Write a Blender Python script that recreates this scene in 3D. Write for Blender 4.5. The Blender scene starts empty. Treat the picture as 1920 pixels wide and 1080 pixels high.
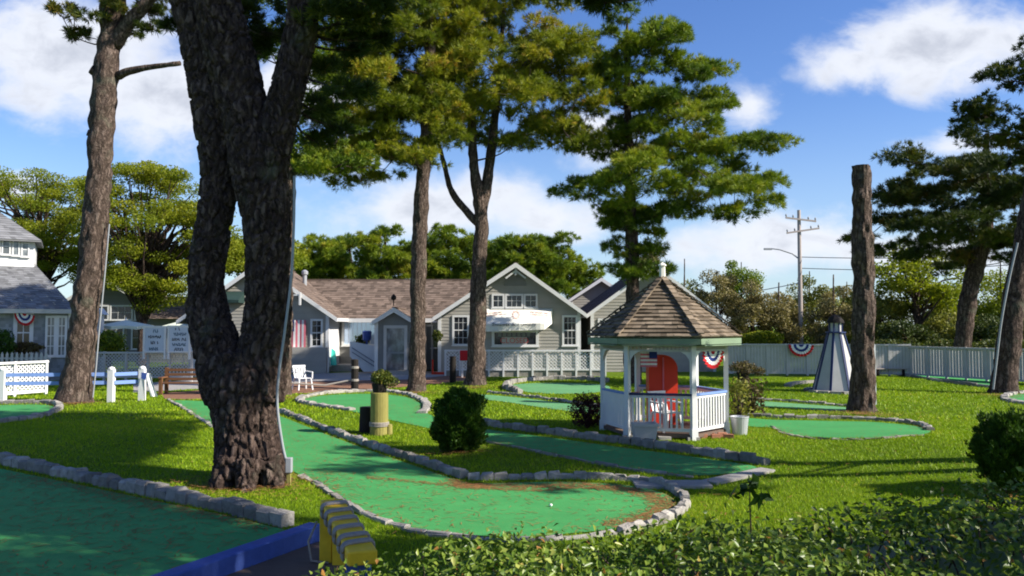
import bpy, bmesh, math, random
import numpy as np
from mathutils import Vector, noise, geometry

random.seed(7)
rng = np.random.default_rng(11)
SC = bpy.context.scene
COL = SC.collection

# ------------------------------------------------------------------ camera
F = 1500.0
CAM_Z = 2.6
PITCH = math.atan(70.0 / F)
cam = bpy.data.cameras.new('camera')
cam.sensor_width = 36.0
cam.lens = F / 1920 * 36
cam.clip_start = 0.1
cam.clip_end = 3000
cam_o = bpy.data.objects.new('camera', cam)
COL.objects.link(cam_o)
cam_o.location = (0, 0, CAM_Z)
cam_o.rotation_euler = (math.pi / 2 + PITCH, 0, 0)
SC.camera = cam_o

# ------------------------------------------------------------------ light
SUN_EL = math.radians(35)
SUN_AZ = math.atan2(0.95, -0.30)            # from +Y towards +X
SUN_STRENGTH = 5.0
SKY_STRENGTH = 0.085
EXPOSURE = 0.80
S = Vector((math.sin(SUN_AZ) * math.cos(SUN_EL), math.cos(SUN_AZ) * math.cos(SUN_EL), math.sin(SUN_EL)))
sun = bpy.data.lights.new('sun', 'SUN')
sun.energy = SUN_STRENGTH
sun.angle = math.radians(0.55)
sun.color = (1.0, 0.94, 0.84)
sun_o = bpy.data.objects.new('sun', sun)
COL.objects.link(sun_o)
sun_o.rotation_euler = S.to_track_quat('Z', 'Y').to_euler()

SC.view_settings.view_transform = 'Standard'
SC.view_settings.look = 'None'
SC.view_settings.exposure = EXPOSURE
SC.view_settings.gamma = 1.0
SC.cycles.filter_width = 1.9
SC.cycles.max_bounces = 6
SC.cycles.transparent_max_bounces = 6


class NT:
    """tiny node-tree helper"""
    def __init__(s, tree):
        s.t = tree
        tree.nodes.clear()

    def n(s, kind, **kw):
        nd = s.t.nodes.new(kind)
        for k, v in kw.items():
            setattr(nd, k, v)
        return nd

    def put(s, sock, v):
        if isinstance(v, bpy.types.NodeSocket):
            s.t.links.new(v, sock)
        elif v is not None:
            if hasattr(sock, 'default_value') and hasattr(sock.default_value, '__len__') and not hasattr(v, '__len__'):
                v = [v] * len(sock.default_value)
            elif hasattr(v, '__len__') and len(sock.default_value) == 4 and len(v) == 3:
                v = (*v, 1)
            sock.default_value = v

    def m(s, op, a, b=None, c=None, clamp=False):
        nd = s.n('ShaderNodeMath', operation=op, use_clamp=clamp)
        s.put(nd.inputs[0], a)
        if b is not None: s.put(nd.inputs[1], b)
        if c is not None: s.put(nd.inputs[2], c)
        return nd.outputs[0]

    def mix(s, f, a, b, blend='MIX'):
        nd = s.n('ShaderNodeMix', data_type='RGBA', blend_type=blend)
        s.put(nd.inputs[0], f); s.put(nd.inputs[6], a); s.put(nd.inputs[7], b)
        return nd.outputs[2]

    def ramp(s, f, stops):
        nd = s.n('ShaderNodeValToRGB')
        el = nd.color_ramp.elements
        while len(el) > 1: el.remove(el[-1])
        el[0].position = stops[0][0]; el[0].color = (*stops[0][1], 1)
        for p, c in stops[1:]:
            e = el.new(p); e.color = (*c, 1)
        s.put(nd.inputs[0], f)
        return nd.outputs[0]

    def smooth(s, v, a, b):
        nd = s.n('ShaderNodeMapRange', interpolation_type='SMOOTHSTEP')
        s.put(nd.inputs[0], v); s.put(nd.inputs[1], a); s.put(nd.inputs[2], b)
        return nd.outputs[0]

    def noise(s, vec, scale, detail=4, rough=0.55, dist=0.0):
        nd = s.n('ShaderNodeTexNoise')
        s.put(nd.inputs['Vector'], vec)
        nd.inputs['Scale'].default_value = scale
        nd.inputs['Detail'].default_value = detail
        nd.inputs['Roughness'].default_value = rough
        nd.inputs['Distortion'].default_value = dist
        return nd.outputs[0]

    def mapping(s, vec, scale):
        nd = s.n('ShaderNodeMapping')
        s.put(nd.inputs[0], vec)
        nd.inputs['Scale'].default_value = scale
        return nd.outputs[0]


# sky: Nishita plus clouds that sit in fixed directions of the sky
world = bpy.data.worlds.new("World")
SC.world = world
world.use_nodes = True
w = NT(world.node_tree)
sky = w.n('ShaderNodeTexSky', sky_type='NISHITA', sun_disc=False, sun_elevation=SUN_EL, sun_rotation=SUN_AZ,
          altitude=0, air_density=1.0, dust_density=0.4, ozone_density=3.0)
hsv = w.n('ShaderNodeHueSaturation')
hsv.inputs['Hue'].default_value = 0.515
hsv.inputs['Saturation'].default_value = 1.22
hsv.inputs['Value'].default_value = 1.24
w.put(hsv.inputs['Color'], sky.outputs[0])
skycol = hsv.outputs[0]
tc = w.n('ShaderNodeTexCoord')
sep = w.n('ShaderNodeSeparateXYZ')
w.put(sep.inputs[0], tc.outputs['Generated'])
yy = w.m('MAXIMUM', w.m('ABSOLUTE', sep.outputs[1]), 0.12)
uu = w.m('DIVIDE', sep.outputs[0], yy)
vv = w.m('DIVIDE', sep.outputs[2], yy)
cxyz = w.n('ShaderNodeCombineXYZ')
w.put(cxyz.inputs[0], uu); w.put(cxyz.inputs[1], w.m('MULTIPLY', vv, 1.6)); w.put(cxyz.inputs[2], 0.0)
big = w.noise(cxyz.outputs[0], 5.5, 6, 0.58, 0.25)
wisp = w.noise(cxyz.outputs[0], 14.0, 5, 0.6, 0.4)
CLOUDS = [(120, 90, 330, 190, 1.0), (330, 170, 300, 130, 1.0), (560, 160, 190, 100, .9), (1745, 75, 260, 130, 1.15), (1620, 110, 150, 95, .8), (1415, 190, 75, 60, .62),
          (820, 385, 330, 95, .85), (1040, 410, 170, 70, .7), (1120, 255, 110, 95, .9), (1440, 455, 260, 85, 1.0),
          (1780, 275, 140, 40, .6), (10, 345, 95, 40, .6), (640, 300, 150, 90, .6), (1700, 480, 300, 60, .8),
          (-500, 200, 500, 250, 1.0), (2500, 250, 450, 220, 1.0), (1905, 60, 60, 60, .6)]
acc = None
for px, py, a, b, k in CLOUDS:
    du = w.m('DIVIDE', w.m('SUBTRACT', uu, (px - 960) / F), a / F)
    dv = w.m('DIVIDE', w.m('SUBTRACT', vv, (610 - py) / F), b / F)
    d2 = w.m('ADD', w.m('MULTIPLY', du, du), w.m('MULTIPLY', dv, dv))
    v = w.m('MULTIPLY', w.m('SUBTRACT', 1.0, w.m('SQRT', d2)), k)
    acc = v if acc is None else w.m('MAXIMUM', acc, v)
dens = w.m('ADD', acc, w.m('ADD', w.m('MULTIPLY', w.m('SUBTRACT', big, 0.5), 1.5), w.m('MULTIPLY', w.m('SUBTRACT', wisp, 0.5), 0.55)))
mask = w.smooth(dens, 0.05, 0.62)
mask = w.m('MULTIPLY', w.m('MULTIPLY', mask, 0.95), w.smooth(sep.outputs[1], -0.05, 0.15))
haze_k = w.m('MULTIPLY', w.smooth(vv, 0.30, 0.0), 0.55)
skycol = w.mix(haze_k, skycol, tuple(c / SKY_STRENGTH for c in (0.27, 0.37, 0.52)))
shade = w.smooth(w.m('ADD', dens, w.m('MULTIPLY', w.m('SUBTRACT', wisp, 0.5), 1.3)), 0.45, 1.35)
lev = 0.66 / SKY_STRENGTH
ccol = w.mix(shade, tuple(c * lev for c in (0.80, 0.83, 0.90)), tuple(c * lev for c in (0.52, 0.55, 0.63)))
bg = w.n('ShaderNodeBackground')
w.put(bg.inputs[0], w.mix(mask, skycol, ccol))
bg.inputs[1].default_value = SKY_STRENGTH
wo = w.n('ShaderNodeOutputWorld')
w.put(wo.inputs[0], bg.outputs[0])


# ------------------------------------------------------------------ places
def zt(x, y):
    """height of the lawn"""
    h = 0.34 * math.exp(-((x - 9.2) / 3.0) ** 2 - ((y - 15.0) / 4.2) ** 2)
    h += 0.10 * math.exp(-((x + 9.0) / 3.0) ** 2 - ((y - 18.0) / 3.5) ** 2)
    h += 0.03 * math.sin(x * 0.55 + 1.0) * math.sin(y * 0.43)
    return h


def zt_np(x, y):
    h = 0.34 * np.exp(-((x - 9.2) / 3.0) ** 2 - ((y - 15.0) / 4.2) ** 2)
    h = h + 0.10 * np.exp(-((x + 9.0) / 3.0) ** 2 - ((y - 18.0) / 3.5) ** 2)
    return h + 0.03 * np.sin(x * 0.55 + 1.0) * np.sin(y * 0.43)


def ray(px, py):
    a, b = (px - 960) / F, -(py - 540) / F
    return Vector((a, math.cos(PITCH) - b * math.sin(PITCH), math.sin(PITCH) + b * math.cos(PITCH)))


def at(px, py, Y):
    d = ray(px, py)
    k = Y / d.y
    return Vector((d.x * k, Y, CAM_Z + d.z * k))


def G(px, py, dz=0.0):
    """where the line of sight through a photo pixel meets the lawn"""
    d = ray(px, py)
    z = 0.0
    for _ in range(12):
        k = (z + dz - CAM_Z) / d.z
        z = zt(d.x * k, d.y * k)
    return Vector((d.x * k, d.y * k, z + dz))


def mx(Y):
    return Y / F          # metres per photo pixel at distance Y


# ------------------------------------------------------------------ objects
ORG = {}


def tag(o, label=None, cat=None, group=None, kind=None):
    if label: o['label'] = label
    if cat: o['category'] = cat
    if group: o['group'] = group
    if kind: o['kind'] = kind
    return o


def thing(name, loc, label, cat, group=None):
    o = bpy.data.objects.new(name, None)
    o.empty_display_size = 0.2
    COL.objects.link(o)
    o.location = loc
    ORG[o.name] = Vector(loc)
    return tag(o, label, cat, group)


def link(name, me, mat, parent=None, org=None):
    o = bpy.data.objects.new(name, me)
    COL.objects.link(o)
    if mat: me.materials.append(mat)
    if parent:
        o.parent = parent
        ORG[o.name] = ORG[parent.name]
    else:
        o.location = org if org is not None else (0, 0, 0)
        ORG[o.name] = Vector(o.location)
    return o


class MB:
    def __init__(s):
        s.v, s.f, s.t = [], [], []

    def add(s, verts, faces, tone=0.5):
        b = len(s.v)
        s.v += [tuple(p) for p in verts]
        s.f += [tuple(i + b for i in f) for f in faces]
        s.t += [tone] * len(faces)
        return s

    def box(s, x0, x1, y0, y1, z0, z1, tone=0.5):
        return s.add([(x0, y0, z0), (x1, y0, z0), (x1, y1, z0), (x0, y1, z0), (x0, y0, z1), (x1, y0, z1), (x1, y1, z1), (x0, y1, z1)],
                     [(0, 3, 2, 1), (4, 5, 6, 7), (0, 1, 5, 4), (1, 2, 6, 5), (2, 3, 7, 6), (3, 0, 4, 7)], tone)

    def obox(s, c, U, V, W, a, b, d, tone=0.5):
        """box centred at c, half sizes a,b,d along U,V,W"""
        c = Vector(c); U = Vector(U).normalized(); V = Vector(V).normalized(); W = Vector(W).normalized()
        p = [c + U * a * i + V * b * j + W * d * k for k in (-1, 1) for i, j in ((-1, -1), (1, -1), (1, 1), (-1, 1))]
        return s.add(p, [(0, 3, 2, 1), (4, 5, 6, 7), (0, 1, 5, 4), (1, 2, 6, 5), (2, 3, 7, 6), (3, 0, 4, 7)], tone)

    def bar(s, p, q, wd, ht, up=(0, 0, 1), tone=0.5):
        p, q = Vector(p), Vector(q)
        t = (q - p).normalized()
        u = Vector(up)
        sd = t.cross(u)
        if sd.length < 1e-4: sd = Vector((1, 0, 0))
        sd.normalize()
        return s.obox((p + q) / 2, t, sd, sd.cross(t), (q - p).length / 2, wd / 2, ht / 2, tone)

    def prism(s, poly, ext, tone=0.5):
        n = len(poly)
        e = Vector(ext)
        a = [Vector(p) for p in poly]
        return s.add(a + [p + e for p in a], [tuple(range(n)), tuple(range(2 * n - 1, n - 1, -1))] + [(i, i + n, (i + 1) % n + n, (i + 1) % n) for i in range(n)], tone)

    def tube(s, pts, rad, sides=8, cap=True, tone=0.5, jitter=0.0):
        pts = [Vector(p) for p in pts]
        if not hasattr(rad, '__len__'): rad = [rad] * len(pts)
        b = len(s.v)
        ref = None
        for i, p in enumerate(pts):
            t = (pts[min(i + 1, len(pts) - 1)] - pts[max(i - 1, 0)]).normalized()
            if ref is None:
                ref = t.orthogonal().normalized()
            ref = (ref - t * ref.dot(t)).normalized()
            bi = t.cross(ref)
            for k in range(sides):
                an = 2 * math.pi * k / sides
                r = rad[i] * (1 + (random.uniform(-jitter, jitter) if jitter else 0))
                s.v.append(tuple(p + ref * math.cos(an) * r + bi * math.sin(an) * r))
        for i in range(len(pts) - 1):
            for k in range(sides):
                k2 = (k + 1) % sides
                s.f.append((b + i * sides + k, b + i * sides + k2, b + (i + 1) * sides + k2, b + (i + 1) * sides + k)); s.t.append(tone)
        if cap:
            s.f.append(tuple(b + k for k in range(sides - 1, -1, -1))); s.t.append(tone)
            e = b + (len(pts) - 1) * sides
            s.f.append(tuple(e + k for k in range(sides))); s.t.append(tone)
        return s

    def lathe(s, c, prof, sides=20, tone=0.5, phase=0.0):
        """prof: (radius, z) list round the vertical through c"""
        b = len(s.v)
        for r, z in prof:
            for k in range(sides):
                an = 2 * math.pi * k / sides + phase
                s.v.append((c[0] + r * math.cos(an), c[1] + r * math.sin(an), c[2] + z))
        for i in range(len(prof) - 1):
            for k in range(sides):
                k2 = (k + 1) % sides
                s.f.append((b + i * sides + k, b + i * sides + k2, b + (i + 1) * sides + k2, b + (i + 1) * sides + k)); s.t.append(tone)
        s.f.append(tuple(b + k for k in range(sides - 1, -1, -1))); s.t.append(tone)
        e = b + (len(prof) - 1) * sides
        s.f.append(tuple(e + k for k in range(sides))); s.t.append(tone)
        return s

    def build(s, name, mat, parent=None, org=None, smooth=False, recalc=True, bevel=0.0):
        o0 = ORG[parent.name] if parent else Vector(org if org is not None else (0, 0, 0))
        me = bpy.data.meshes.new(name)
        me.from_pydata([(x - o0.x, y - o0.y, z - o0.z) for x, y, z in s.v], [], s.f)
        at_ = me.attributes.new('tone', 'FLOAT', 'FACE')
        at_.data.foreach_set('value', s.t)
        if recalc or bevel:
            bm = bmesh.new(); bm.from_mesh(me)
            bmesh.ops.recalc_face_normals(bm, faces=bm.faces)
            if bevel:
                bmesh.ops.bevel(bm, geom=bm.edges[:], offset=bevel, segments=1, affect='EDGES', clamp_overlap=True)
            bm.to_mesh(me); bm.free()
        if smooth:
            me.polygons.foreach_set('use_smooth', [True] * len(me.polygons))
        me.update()
        return link(name, me, mat, parent, o0)


def np_mesh(name, V, Fc, tone, mat, parent=None, org=None):
    """V (n,3), Fc (m,k) arrays -> one mesh object"""
    o0 = ORG[parent.name] if parent else Vector(org if org is not None else (0, 0, 0))
    me = bpy.data.meshes.new(name)
    V = np.asarray(V, dtype=np.float32) - np.array(o0, dtype=np.float32)
    Fc = np.asarray(Fc, dtype=np.int32)
    m, k = Fc.shape
    me.vertices.add(len(V)); me.vertices.foreach_set('co', V.ravel())
    me.loops.add(m * k); me.loops.foreach_set('vertex_index', Fc.ravel())
    me.polygons.add(m); me.polygons.foreach_set('loop_start', np.arange(0, m * k, k, dtype=np.int32))
    a = me.attributes.new('tone', 'FLOAT', 'FACE')
    a.data.foreach_set('value', np.asarray(tone, dtype=np.float32))
    me.update(calc_edges=True)
    return link(name, me, mat, parent, o0)


# ------------------------------------------------------------------ materials
def lin(*c):
    return tuple(((v / 255 + 0.055) / 1.055) ** 2.4 if v > 10 else v / 255 / 12.92 for v in c)


def material(name, base, rough=0.7, var=0.18, scale=3.0, bump=0.0, bscale=30.0, spec=0.3, tonevar=0.0, stretch=(1, 1, 1), metal=0.0):
    """plain surface: base colour mottled by noise (and by each face's own tone), with fine relief"""
    mt = bpy.data.materials.new(name)
    mt.use_nodes = True
    t = NT(mt.node_tree)
    tc = t.n('ShaderNodeTexCoord')
    vec = t.mapping(tc.outputs['Object'], stretch)
    nz = t.noise(vec, scale, 5, 0.6)
    f = t.m('ADD', 1.0 - var, t.m('MULTIPLY', nz, 2 * var))
    if tonevar:
        an = t.n('ShaderNodeAttribute', attribute_name='tone')
        f = t.m('MULTIPLY', f, t.m('ADD', 1 - tonevar, t.m('MULTIPLY', an.outputs['Fac'], 2 * tonevar)))
    col = t.mix(1.0, (*base, 1), f, 'MULTIPLY')
    b = t.n('ShaderNodeBsdfPrincipled')
    t.put(b.inputs['Base Color'], col)
    b.inputs['Roughness'].default_value = rough
    b.inputs['Specular IOR Level'].default_value = spec
    b.inputs['Metallic'].default_value = metal
    if bump:
        bn = t.n('ShaderNodeBump')
        bn.inputs['Strength'].default_value = 1.0
        bn.inputs['Distance'].default_value = bump
        t.put(bn.inputs['Height'], t.noise(vec, bscale, 3, 0.6))
        t.put(b.inputs['Normal'], bn.outputs[0])
    o = t.n('ShaderNodeOutputMaterial')
    t.put(o.inputs[0], b.outputs[0])
    return mt


def foliage(name, stops, trans=0.3, rough=0.55):
    mt = bpy.data.materials.new(name)
    mt.use_nodes = True
    t = NT(mt.node_tree)
    an = t.n('ShaderNodeAttribute', attribute_name='tone')
    col = t.ramp(an.outputs['Fac'], stops)
    b = t.n('ShaderNodeBsdfPrincipled')
    t.put(b.inputs['Base Color'], col)
    b.inputs['Roughness'].default_value = rough
    b.inputs['Specular IOR Level'].default_value = 0.25
    tr = t.n('ShaderNodeBsdfTranslucent')
    t.put(tr.inputs[0], t.mix(1.0, col, (1.0, 1.05, 0.6, 1), 'MULTIPLY'))
    ms = t.n('ShaderNodeMixShader')
    ms.inputs[0].default_value = trans
    t.put(ms.inputs[1], b.outputs[0]); t.put(ms.inputs[2], tr.outputs[0])
    o = t.n('ShaderNodeOutputMaterial')
    t.put(o.inputs[0], ms.outputs[0])
    return mt


def bark_mat(name, c0, c1, c2, scale=6.0):
    mt = bpy.data.materials.new(name)
    mt.use_nodes = True
    t = NT(mt.node_tree)
    tc = t.n('ShaderNodeTexCoord')
    vec = t.mapping(tc.outputs['Object'], (1, 1, 0.26))
    wob = t.noise(tc.outputs['Object'], 5.5, 5, 0.65)
    va = t.n('ShaderNodeVectorMath', operation='ADD')
    t.put(va.inputs[0], vec)
    cw = t.n('ShaderNodeCombineXYZ')
    t.put(cw.inputs[0], t.m('MULTIPLY', wob, 0.34)); t.put(cw.inputs[1], t.m('MULTIPLY', wob, 0.3)); t.put(cw.inputs[2], t.m('MULTIPLY', wob, 0.16))
    t.put(va.inputs[1], cw.outputs[0])
    vo = t.n('ShaderNodeTexVoronoi', feature='DISTANCE_TO_EDGE')
    t.put(vo.inputs['Vector'], va.outputs[0]); vo.inputs['Scale'].default_value = scale
    edge = t.smooth(vo.outputs['Distance'], 0.0, 0.30)
    nz = t.noise(t.mapping(tc.outputs['Object'], (1, 1, 0.42)), 11, 8, 0.72, 0.8)
    patch = t.noise(tc.outputs['Object'], 1.7, 4, 0.6)
    f = t.m('ADD', t.m('MULTIPLY', edge, 0.2), t.m('MULTIPLY', nz, 0.8))
    col = t.ramp(f, [(0.28, c0), (0.5, c1), (0.74, c2)])
    col = t.mix(t.smooth(patch, 0.55, 0.75), col, t.mix(0.5, col, (0.14, 0.145, 0.10, 1)))
    b = t.n('ShaderNodeBsdfPrincipled')
    t.put(b.inputs['Base Color'], col)
    b.inputs['Roughness'].default_value = 0.9
    b.inputs['Specular IOR Level'].default_value = 0.15
    bn = t.n('ShaderNodeBump')
    bn.inputs['Strength'].default_value = 1.0
    bn.inputs['Distance'].default_value = 0.045
    t.put(bn.inputs['Height'], t.m('ADD', t.m('MULTIPLY', edge, 0.6), t.m('MULTIPLY', nz, 1.3)))
    t.put(b.inputs['Normal'], bn.outputs[0])
    o = t.n('ShaderNodeOutputMaterial')
    t.put(o.inputs[0], b.outputs[0])
    return mt


def turf_mat(name, base):
    """painted mini-golf carpet with fallen needles and worn patches"""
    mt = bpy.data.materials.new(name)
    mt.use_nodes = True
    t = NT(mt.node_tree)
    tc = t.n('ShaderNodeTexCoord')
    v = tc.outputs['Object']
    n1 = t.noise(v, 0.9, 4); n2 = t.noise(v, 60, 3)
    n4 = t.noise(t.mapping(v, (0.7, 1.3, 1)), 3.2, 5, 0.65)
    f = t.m('ADD', 0.45, t.m('ADD', t.m('MULTIPLY', n1, 0.5), t.m('ADD', t.m('MULTIPLY', n2, 0.28), t.m('MULTIPLY', n4, 0.34))))
    col = t.mix(1.0, (*base, 1), f, 'MULTIPLY')
    dirt = t.smooth(t.noise(t.mapping(v, (1, 1.6, 1)), 2.2, 6, 0.7, 0.6), 0.58, 0.78)
    fleck = t.smooth(t.noise(t.mapping(v, (1.0, 0.6, 1)), 22, 4, 0.7, 1.2), 0.57, 0.68)
    col = t.mix(t.m('MULTIPLY', t.m('ADD', t.m('MULTIPLY', dirt, 0.7), 0.34), fleck), col, (0.30, 0.20, 0.08, 1))
    col = t.mix(t.m('MULTIPLY', dirt, 0.22), col, (0.16, 0.15, 0.05, 1))
    b = t.n('ShaderNodeBsdfPrincipled')
    t.put(b.inputs['Base Color'], col)
    b.inputs['Roughness'].default_value = 0.85
    b.inputs['Specular IOR Level'].default_value = 0.2
    bn = t.n('ShaderNodeBump'); bn.inputs['Distance'].default_value = 0.006
    t.put(bn.inputs['Height'], t.noise(v, 120, 2))
    t.put(b.inputs['Normal'], bn.outputs[0])
    o = t.n('ShaderNodeOutputMaterial'); t.put(o.inputs[0], b.outputs[0])
    return mt


def glass_mat(name, tint):
    mt = bpy.data.materials.new(name)
    mt.use_nodes = True
    t = NT(mt.node_tree)
    tc = t.n('ShaderNodeTexCoord')
    nz = t.noise(t.mapping(tc.outputs['Object'], (1, 1, 0.6)), 2.6, 3)
    b = t.n('ShaderNodeBsdfPrincipled')
    t.put(b.inputs['Base Color'], t.mix(t.smooth(nz, 0.4, 0.7), (*tint, 1), tuple(c * 2.6 for c in tint)))
    b.inputs['Roughness'].default_value = 0.08
    b.inputs['Specular IOR Level'].default_value = 0.6
    o = t.n('ShaderNodeOutputMaterial'); t.put(o.inputs[0], b.outputs[0])
    return mt


def lawn_mat():
    mt = bpy.data.materials.new('lawn_soil')
    mt.use_nodes = True
    t = NT(mt.node_tree)
    tc = t.n('ShaderNodeTexCoord')
    v = tc.outputs['Object']
    n1 = t.noise(v, 0.45, 5, 0.6); n2 = t.noise(v, 14, 5, 0.7); n3 = t.noise(v, 1.3, 4, 0.6)
    col = t.ramp(t.m('ADD', t.m('MULTIPLY', n2, 0.6), t.m('MULTIPLY', n1, 0.4)), [(0.3, (0.04, 0.08, 0.004)), (0.5, (0.09, 0.155, 0.006)), (0.72, (0.16, 0.22, 0.012))])
    col = t.mix(t.m('MULTIPLY', t.smooth(n3, 0.62, 0.8), 0.5), col, (0.24, 0.21, 0.05, 1))
    b = t.n('ShaderNodeBsdfPrincipled')
    t.put(b.inputs['Base Color'], col)
    b.inputs['Roughness'].default_value = 0.9
    b.inputs['Specular IOR Level'].default_value = 0.1
    bn = t.n('ShaderNodeBump'); bn.inputs['Distance'].default_value = 0.05
    t.put(bn.inputs['Height'], n2)
    t.put(b.inputs['Normal'], bn.outputs[0])
    o = t.n('ShaderNodeOutputMaterial'); t.put(o.inputs[0], b.outputs[0])
    return mt


M = {}
M['lawn'] = lawn_mat()
M['grass'] = foliage('grass_blades', [(0.0, (0.13, 0.215, 0.003)), (0.5, (0.24, 0.365, 0.004)), (0.85, (0.34, 0.44, 0.007)), (1.0, (0.46, 0.39, 0.05))], 0.32)
M['turf'] = turf_mat('green_carpet', (0.056, 0.282, 0.078))
M['turf_old'] = turf_mat('faded_green_carpet', (0.115, 0.30, 0.125))
M['stone'] = material('granite_block', (0.27, 0.25, 0.22), 0.92, 0.65, 8, 0.018, 35, 0.12, 0.5)
M['bark_dark'] = bark_mat('pine_bark', (0.013, 0.009, 0.008), (0.075, 0.050, 0.040), (0.20, 0.142, 0.115), 7.0)
M['bark_grey'] = bark_mat('grey_pine_bark', (0.020, 0.014, 0.011), (0.105, 0.074, 0.058), (0.235, 0.175, 0.142), 8.0)
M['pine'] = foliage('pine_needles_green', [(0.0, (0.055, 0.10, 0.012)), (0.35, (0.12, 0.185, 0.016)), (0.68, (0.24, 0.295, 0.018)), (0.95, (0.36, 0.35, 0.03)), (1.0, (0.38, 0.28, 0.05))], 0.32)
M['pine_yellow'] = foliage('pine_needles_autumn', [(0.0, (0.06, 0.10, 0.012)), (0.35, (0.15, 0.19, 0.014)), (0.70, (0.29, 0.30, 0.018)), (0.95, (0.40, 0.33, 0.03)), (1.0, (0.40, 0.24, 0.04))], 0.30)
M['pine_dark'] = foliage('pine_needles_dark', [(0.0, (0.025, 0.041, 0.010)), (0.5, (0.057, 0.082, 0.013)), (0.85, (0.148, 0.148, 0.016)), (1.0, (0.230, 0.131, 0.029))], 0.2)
M['locust'] = foliage('locust_leaves', [(0.0, (0.093, 0.144, 0.011)), (0.5, (0.221, 0.255, 0.014)), (0.85, (0.372, 0.356, 0.023)), (1.0, (0.466, 0.334, 0.027))], 0.48)
M['brown_leaf'] = foliage('brown_autumn_leaves', [(0.0, (0.123, 0.109, 0.048)), (0.5, (0.247, 0.209, 0.085)), (0.85, (0.351, 0.285, 0.114)), (1.0, (0.418, 0.351, 0.190))], 0.28)
M['olive'] = foliage('olive_leaves', [(0.0, (0.081, 0.099, 0.020)), (0.5, (0.189, 0.198, 0.032)), (0.85, (0.306, 0.279, 0.045)), (1.0, (0.378, 0.279, 0.063))], 0.28)
M['bush'] = foliage('arborvitae', [(0.0, (0.022, 0.056, 0.006)), (0.5, (0.038, 0.090, 0.007)), (0.9, (0.068, 0.128, 0.011)), (1.0, (0.105, 0.120, 0.015))], 0.2)
M['red_bush'] = foliage('barberry', [(0.0, (0.028, 0.010, 0.011)), (0.6, (0.060, 0.014, 0.018)), (1.0, (0.120, 0.024, 0.024))], 0.2)
M['hedge'] = foliage('hedge_leaves', [(0.0, (0.041, 0.083, 0.011)), (0.5, (0.108, 0.174, 0.018)), (0.85, (0.240, 0.306, 0.047)), (0.96, (0.398, 0.398, 0.095)), (1.0, (0.373, 0.182, 0.047))], 0.25, 0.35)
M['plant'] = foliage('planter_leaves', [(0.0, (0.043, 0.072, 0.010)), (0.6, (0.102, 0.128, 0.017)), (1.0, (0.238, 0.204, 0.034))], 0.25)
M['plant_brown'] = foliage('faded_leaves', [(0.0, (0.05, 0.03, 0.02)), (0.5, (0.10, 0.075, 0.03)), (1.0, (0.22, 0.19, 0.06))], 0.25)
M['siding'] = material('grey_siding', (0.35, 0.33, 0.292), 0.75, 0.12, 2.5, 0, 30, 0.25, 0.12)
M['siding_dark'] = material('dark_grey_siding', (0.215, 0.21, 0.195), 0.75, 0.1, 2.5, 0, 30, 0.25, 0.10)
M['shingle_wall'] = material('grey_shingle_wall', (0.25, 0.265, 0.275), 0.85, 0.15, 4, 0, 30, 0.2, 0.25)
M['white'] = material('white_paint', (0.68, 0.675, 0.66), 0.5, 0.09, 2.2, 0.0, 30, 0.35)
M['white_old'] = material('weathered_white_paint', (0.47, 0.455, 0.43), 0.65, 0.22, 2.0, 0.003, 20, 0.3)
M['roof_brown'] = material('brown_shingles', (0.165, 0.122, 0.095), 0.9, 0.28, 1.2, 0.004, 40, 0.15, 0.38)
M['roof_grey'] = material('grey_shingles', (0.19, 0.19, 0.195), 0.9, 0.2, 1.2, 0.004, 40, 0.15, 0.32)
M['roof_dark'] = material('charcoal_shingles', (0.075, 0.068, 0.068), 0.9, 0.2, 1.2, 0.004, 40, 0.15, 0.3)
M['roof_wood'] = material('weathered_wood_shingles', (0.185, 0.145, 0.105), 0.95, 0.45, 5, 0.008, 40, 0.1, 0.5)
M['glass'] = glass_mat('dark_window_glass', (0.012, 0.014, 0.018))
M['glass_grey'] = glass_mat('grey_screen_glass', (0.10, 0.11, 0.115))
M['painted_sky'] = material('painted_sky_glass', (0.62, 0.76, 0.96), 0.12, 0.05, 2, 0, 30, 0.6, 0, (1, 1, 1), 0.5)  # pale blue base colour stands in for the sky's reflection
M['door'] = material('grey_door', (0.20, 0.215, 0.22), 0.6, 0.08, 2, 0, 30, 0.3)
M['green_paint'] = material('pale_green_paint', (0.19, 0.26, 0.165), 0.6, 0.16, 3, 0.002, 30, 0.3)
M['dark_green'] = material('dark_green_canvas', (0.02, 0.045, 0.04), 0.8, 0.1, 3)
M['blue'] = material('blue_paint', (0.045, 0.085, 0.30), 0.6, 0.42, 7, 0.006, 18, 0.3)
M['blue_rail'] = material('light_blue_paint', (0.17, 0.27, 0.55), 0.6, 0.14, 4, 0.002, 30, 0.3)
M['navy'] = material('navy_paint', (0.018, 0.03, 0.10), 0.5, 0.15, 4, 0.0, 30, 0.35)
M['yellow'] = material('yellow_paint', (0.80, 0.49, 0.02), 0.6, 0.3, 8, 0.006, 18, 0.3)
M['rope'] = material('weathered_rope', (0.32, 0.285, 0.25), 0.95, 0.28, 20, 0.012, 70, 0.1)
M['planks'] = material('brown_planks', (0.15, 0.105, 0.08), 0.85, 0.3, 6, 0.006, 30, 0.15, 0.25, (1, 8, 1))
M['bench'] = material('brown_bench_wood', (0.16, 0.075, 0.035), 0.7, 0.2, 6, 0.003, 30, 0.25, 0.15)
M['piling'] = material('yellow_green_piling', (0.265, 0.235, 0.07), 0.85, 0.4, 5, 0.01, 20, 0.15, 0, (3, 3, 0.5))
M['dark_wood'] = material('dark_tarred_wood', (0.022, 0.018, 0.016), 0.85, 0.3, 6, 0.006, 20, 0.2, 0, (3, 3, 0.5))
M['red'] = material('red_paint', (0.58, 0.035, 0.010), 0.5, 0.1, 3, 0, 30, 0.35)
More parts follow.
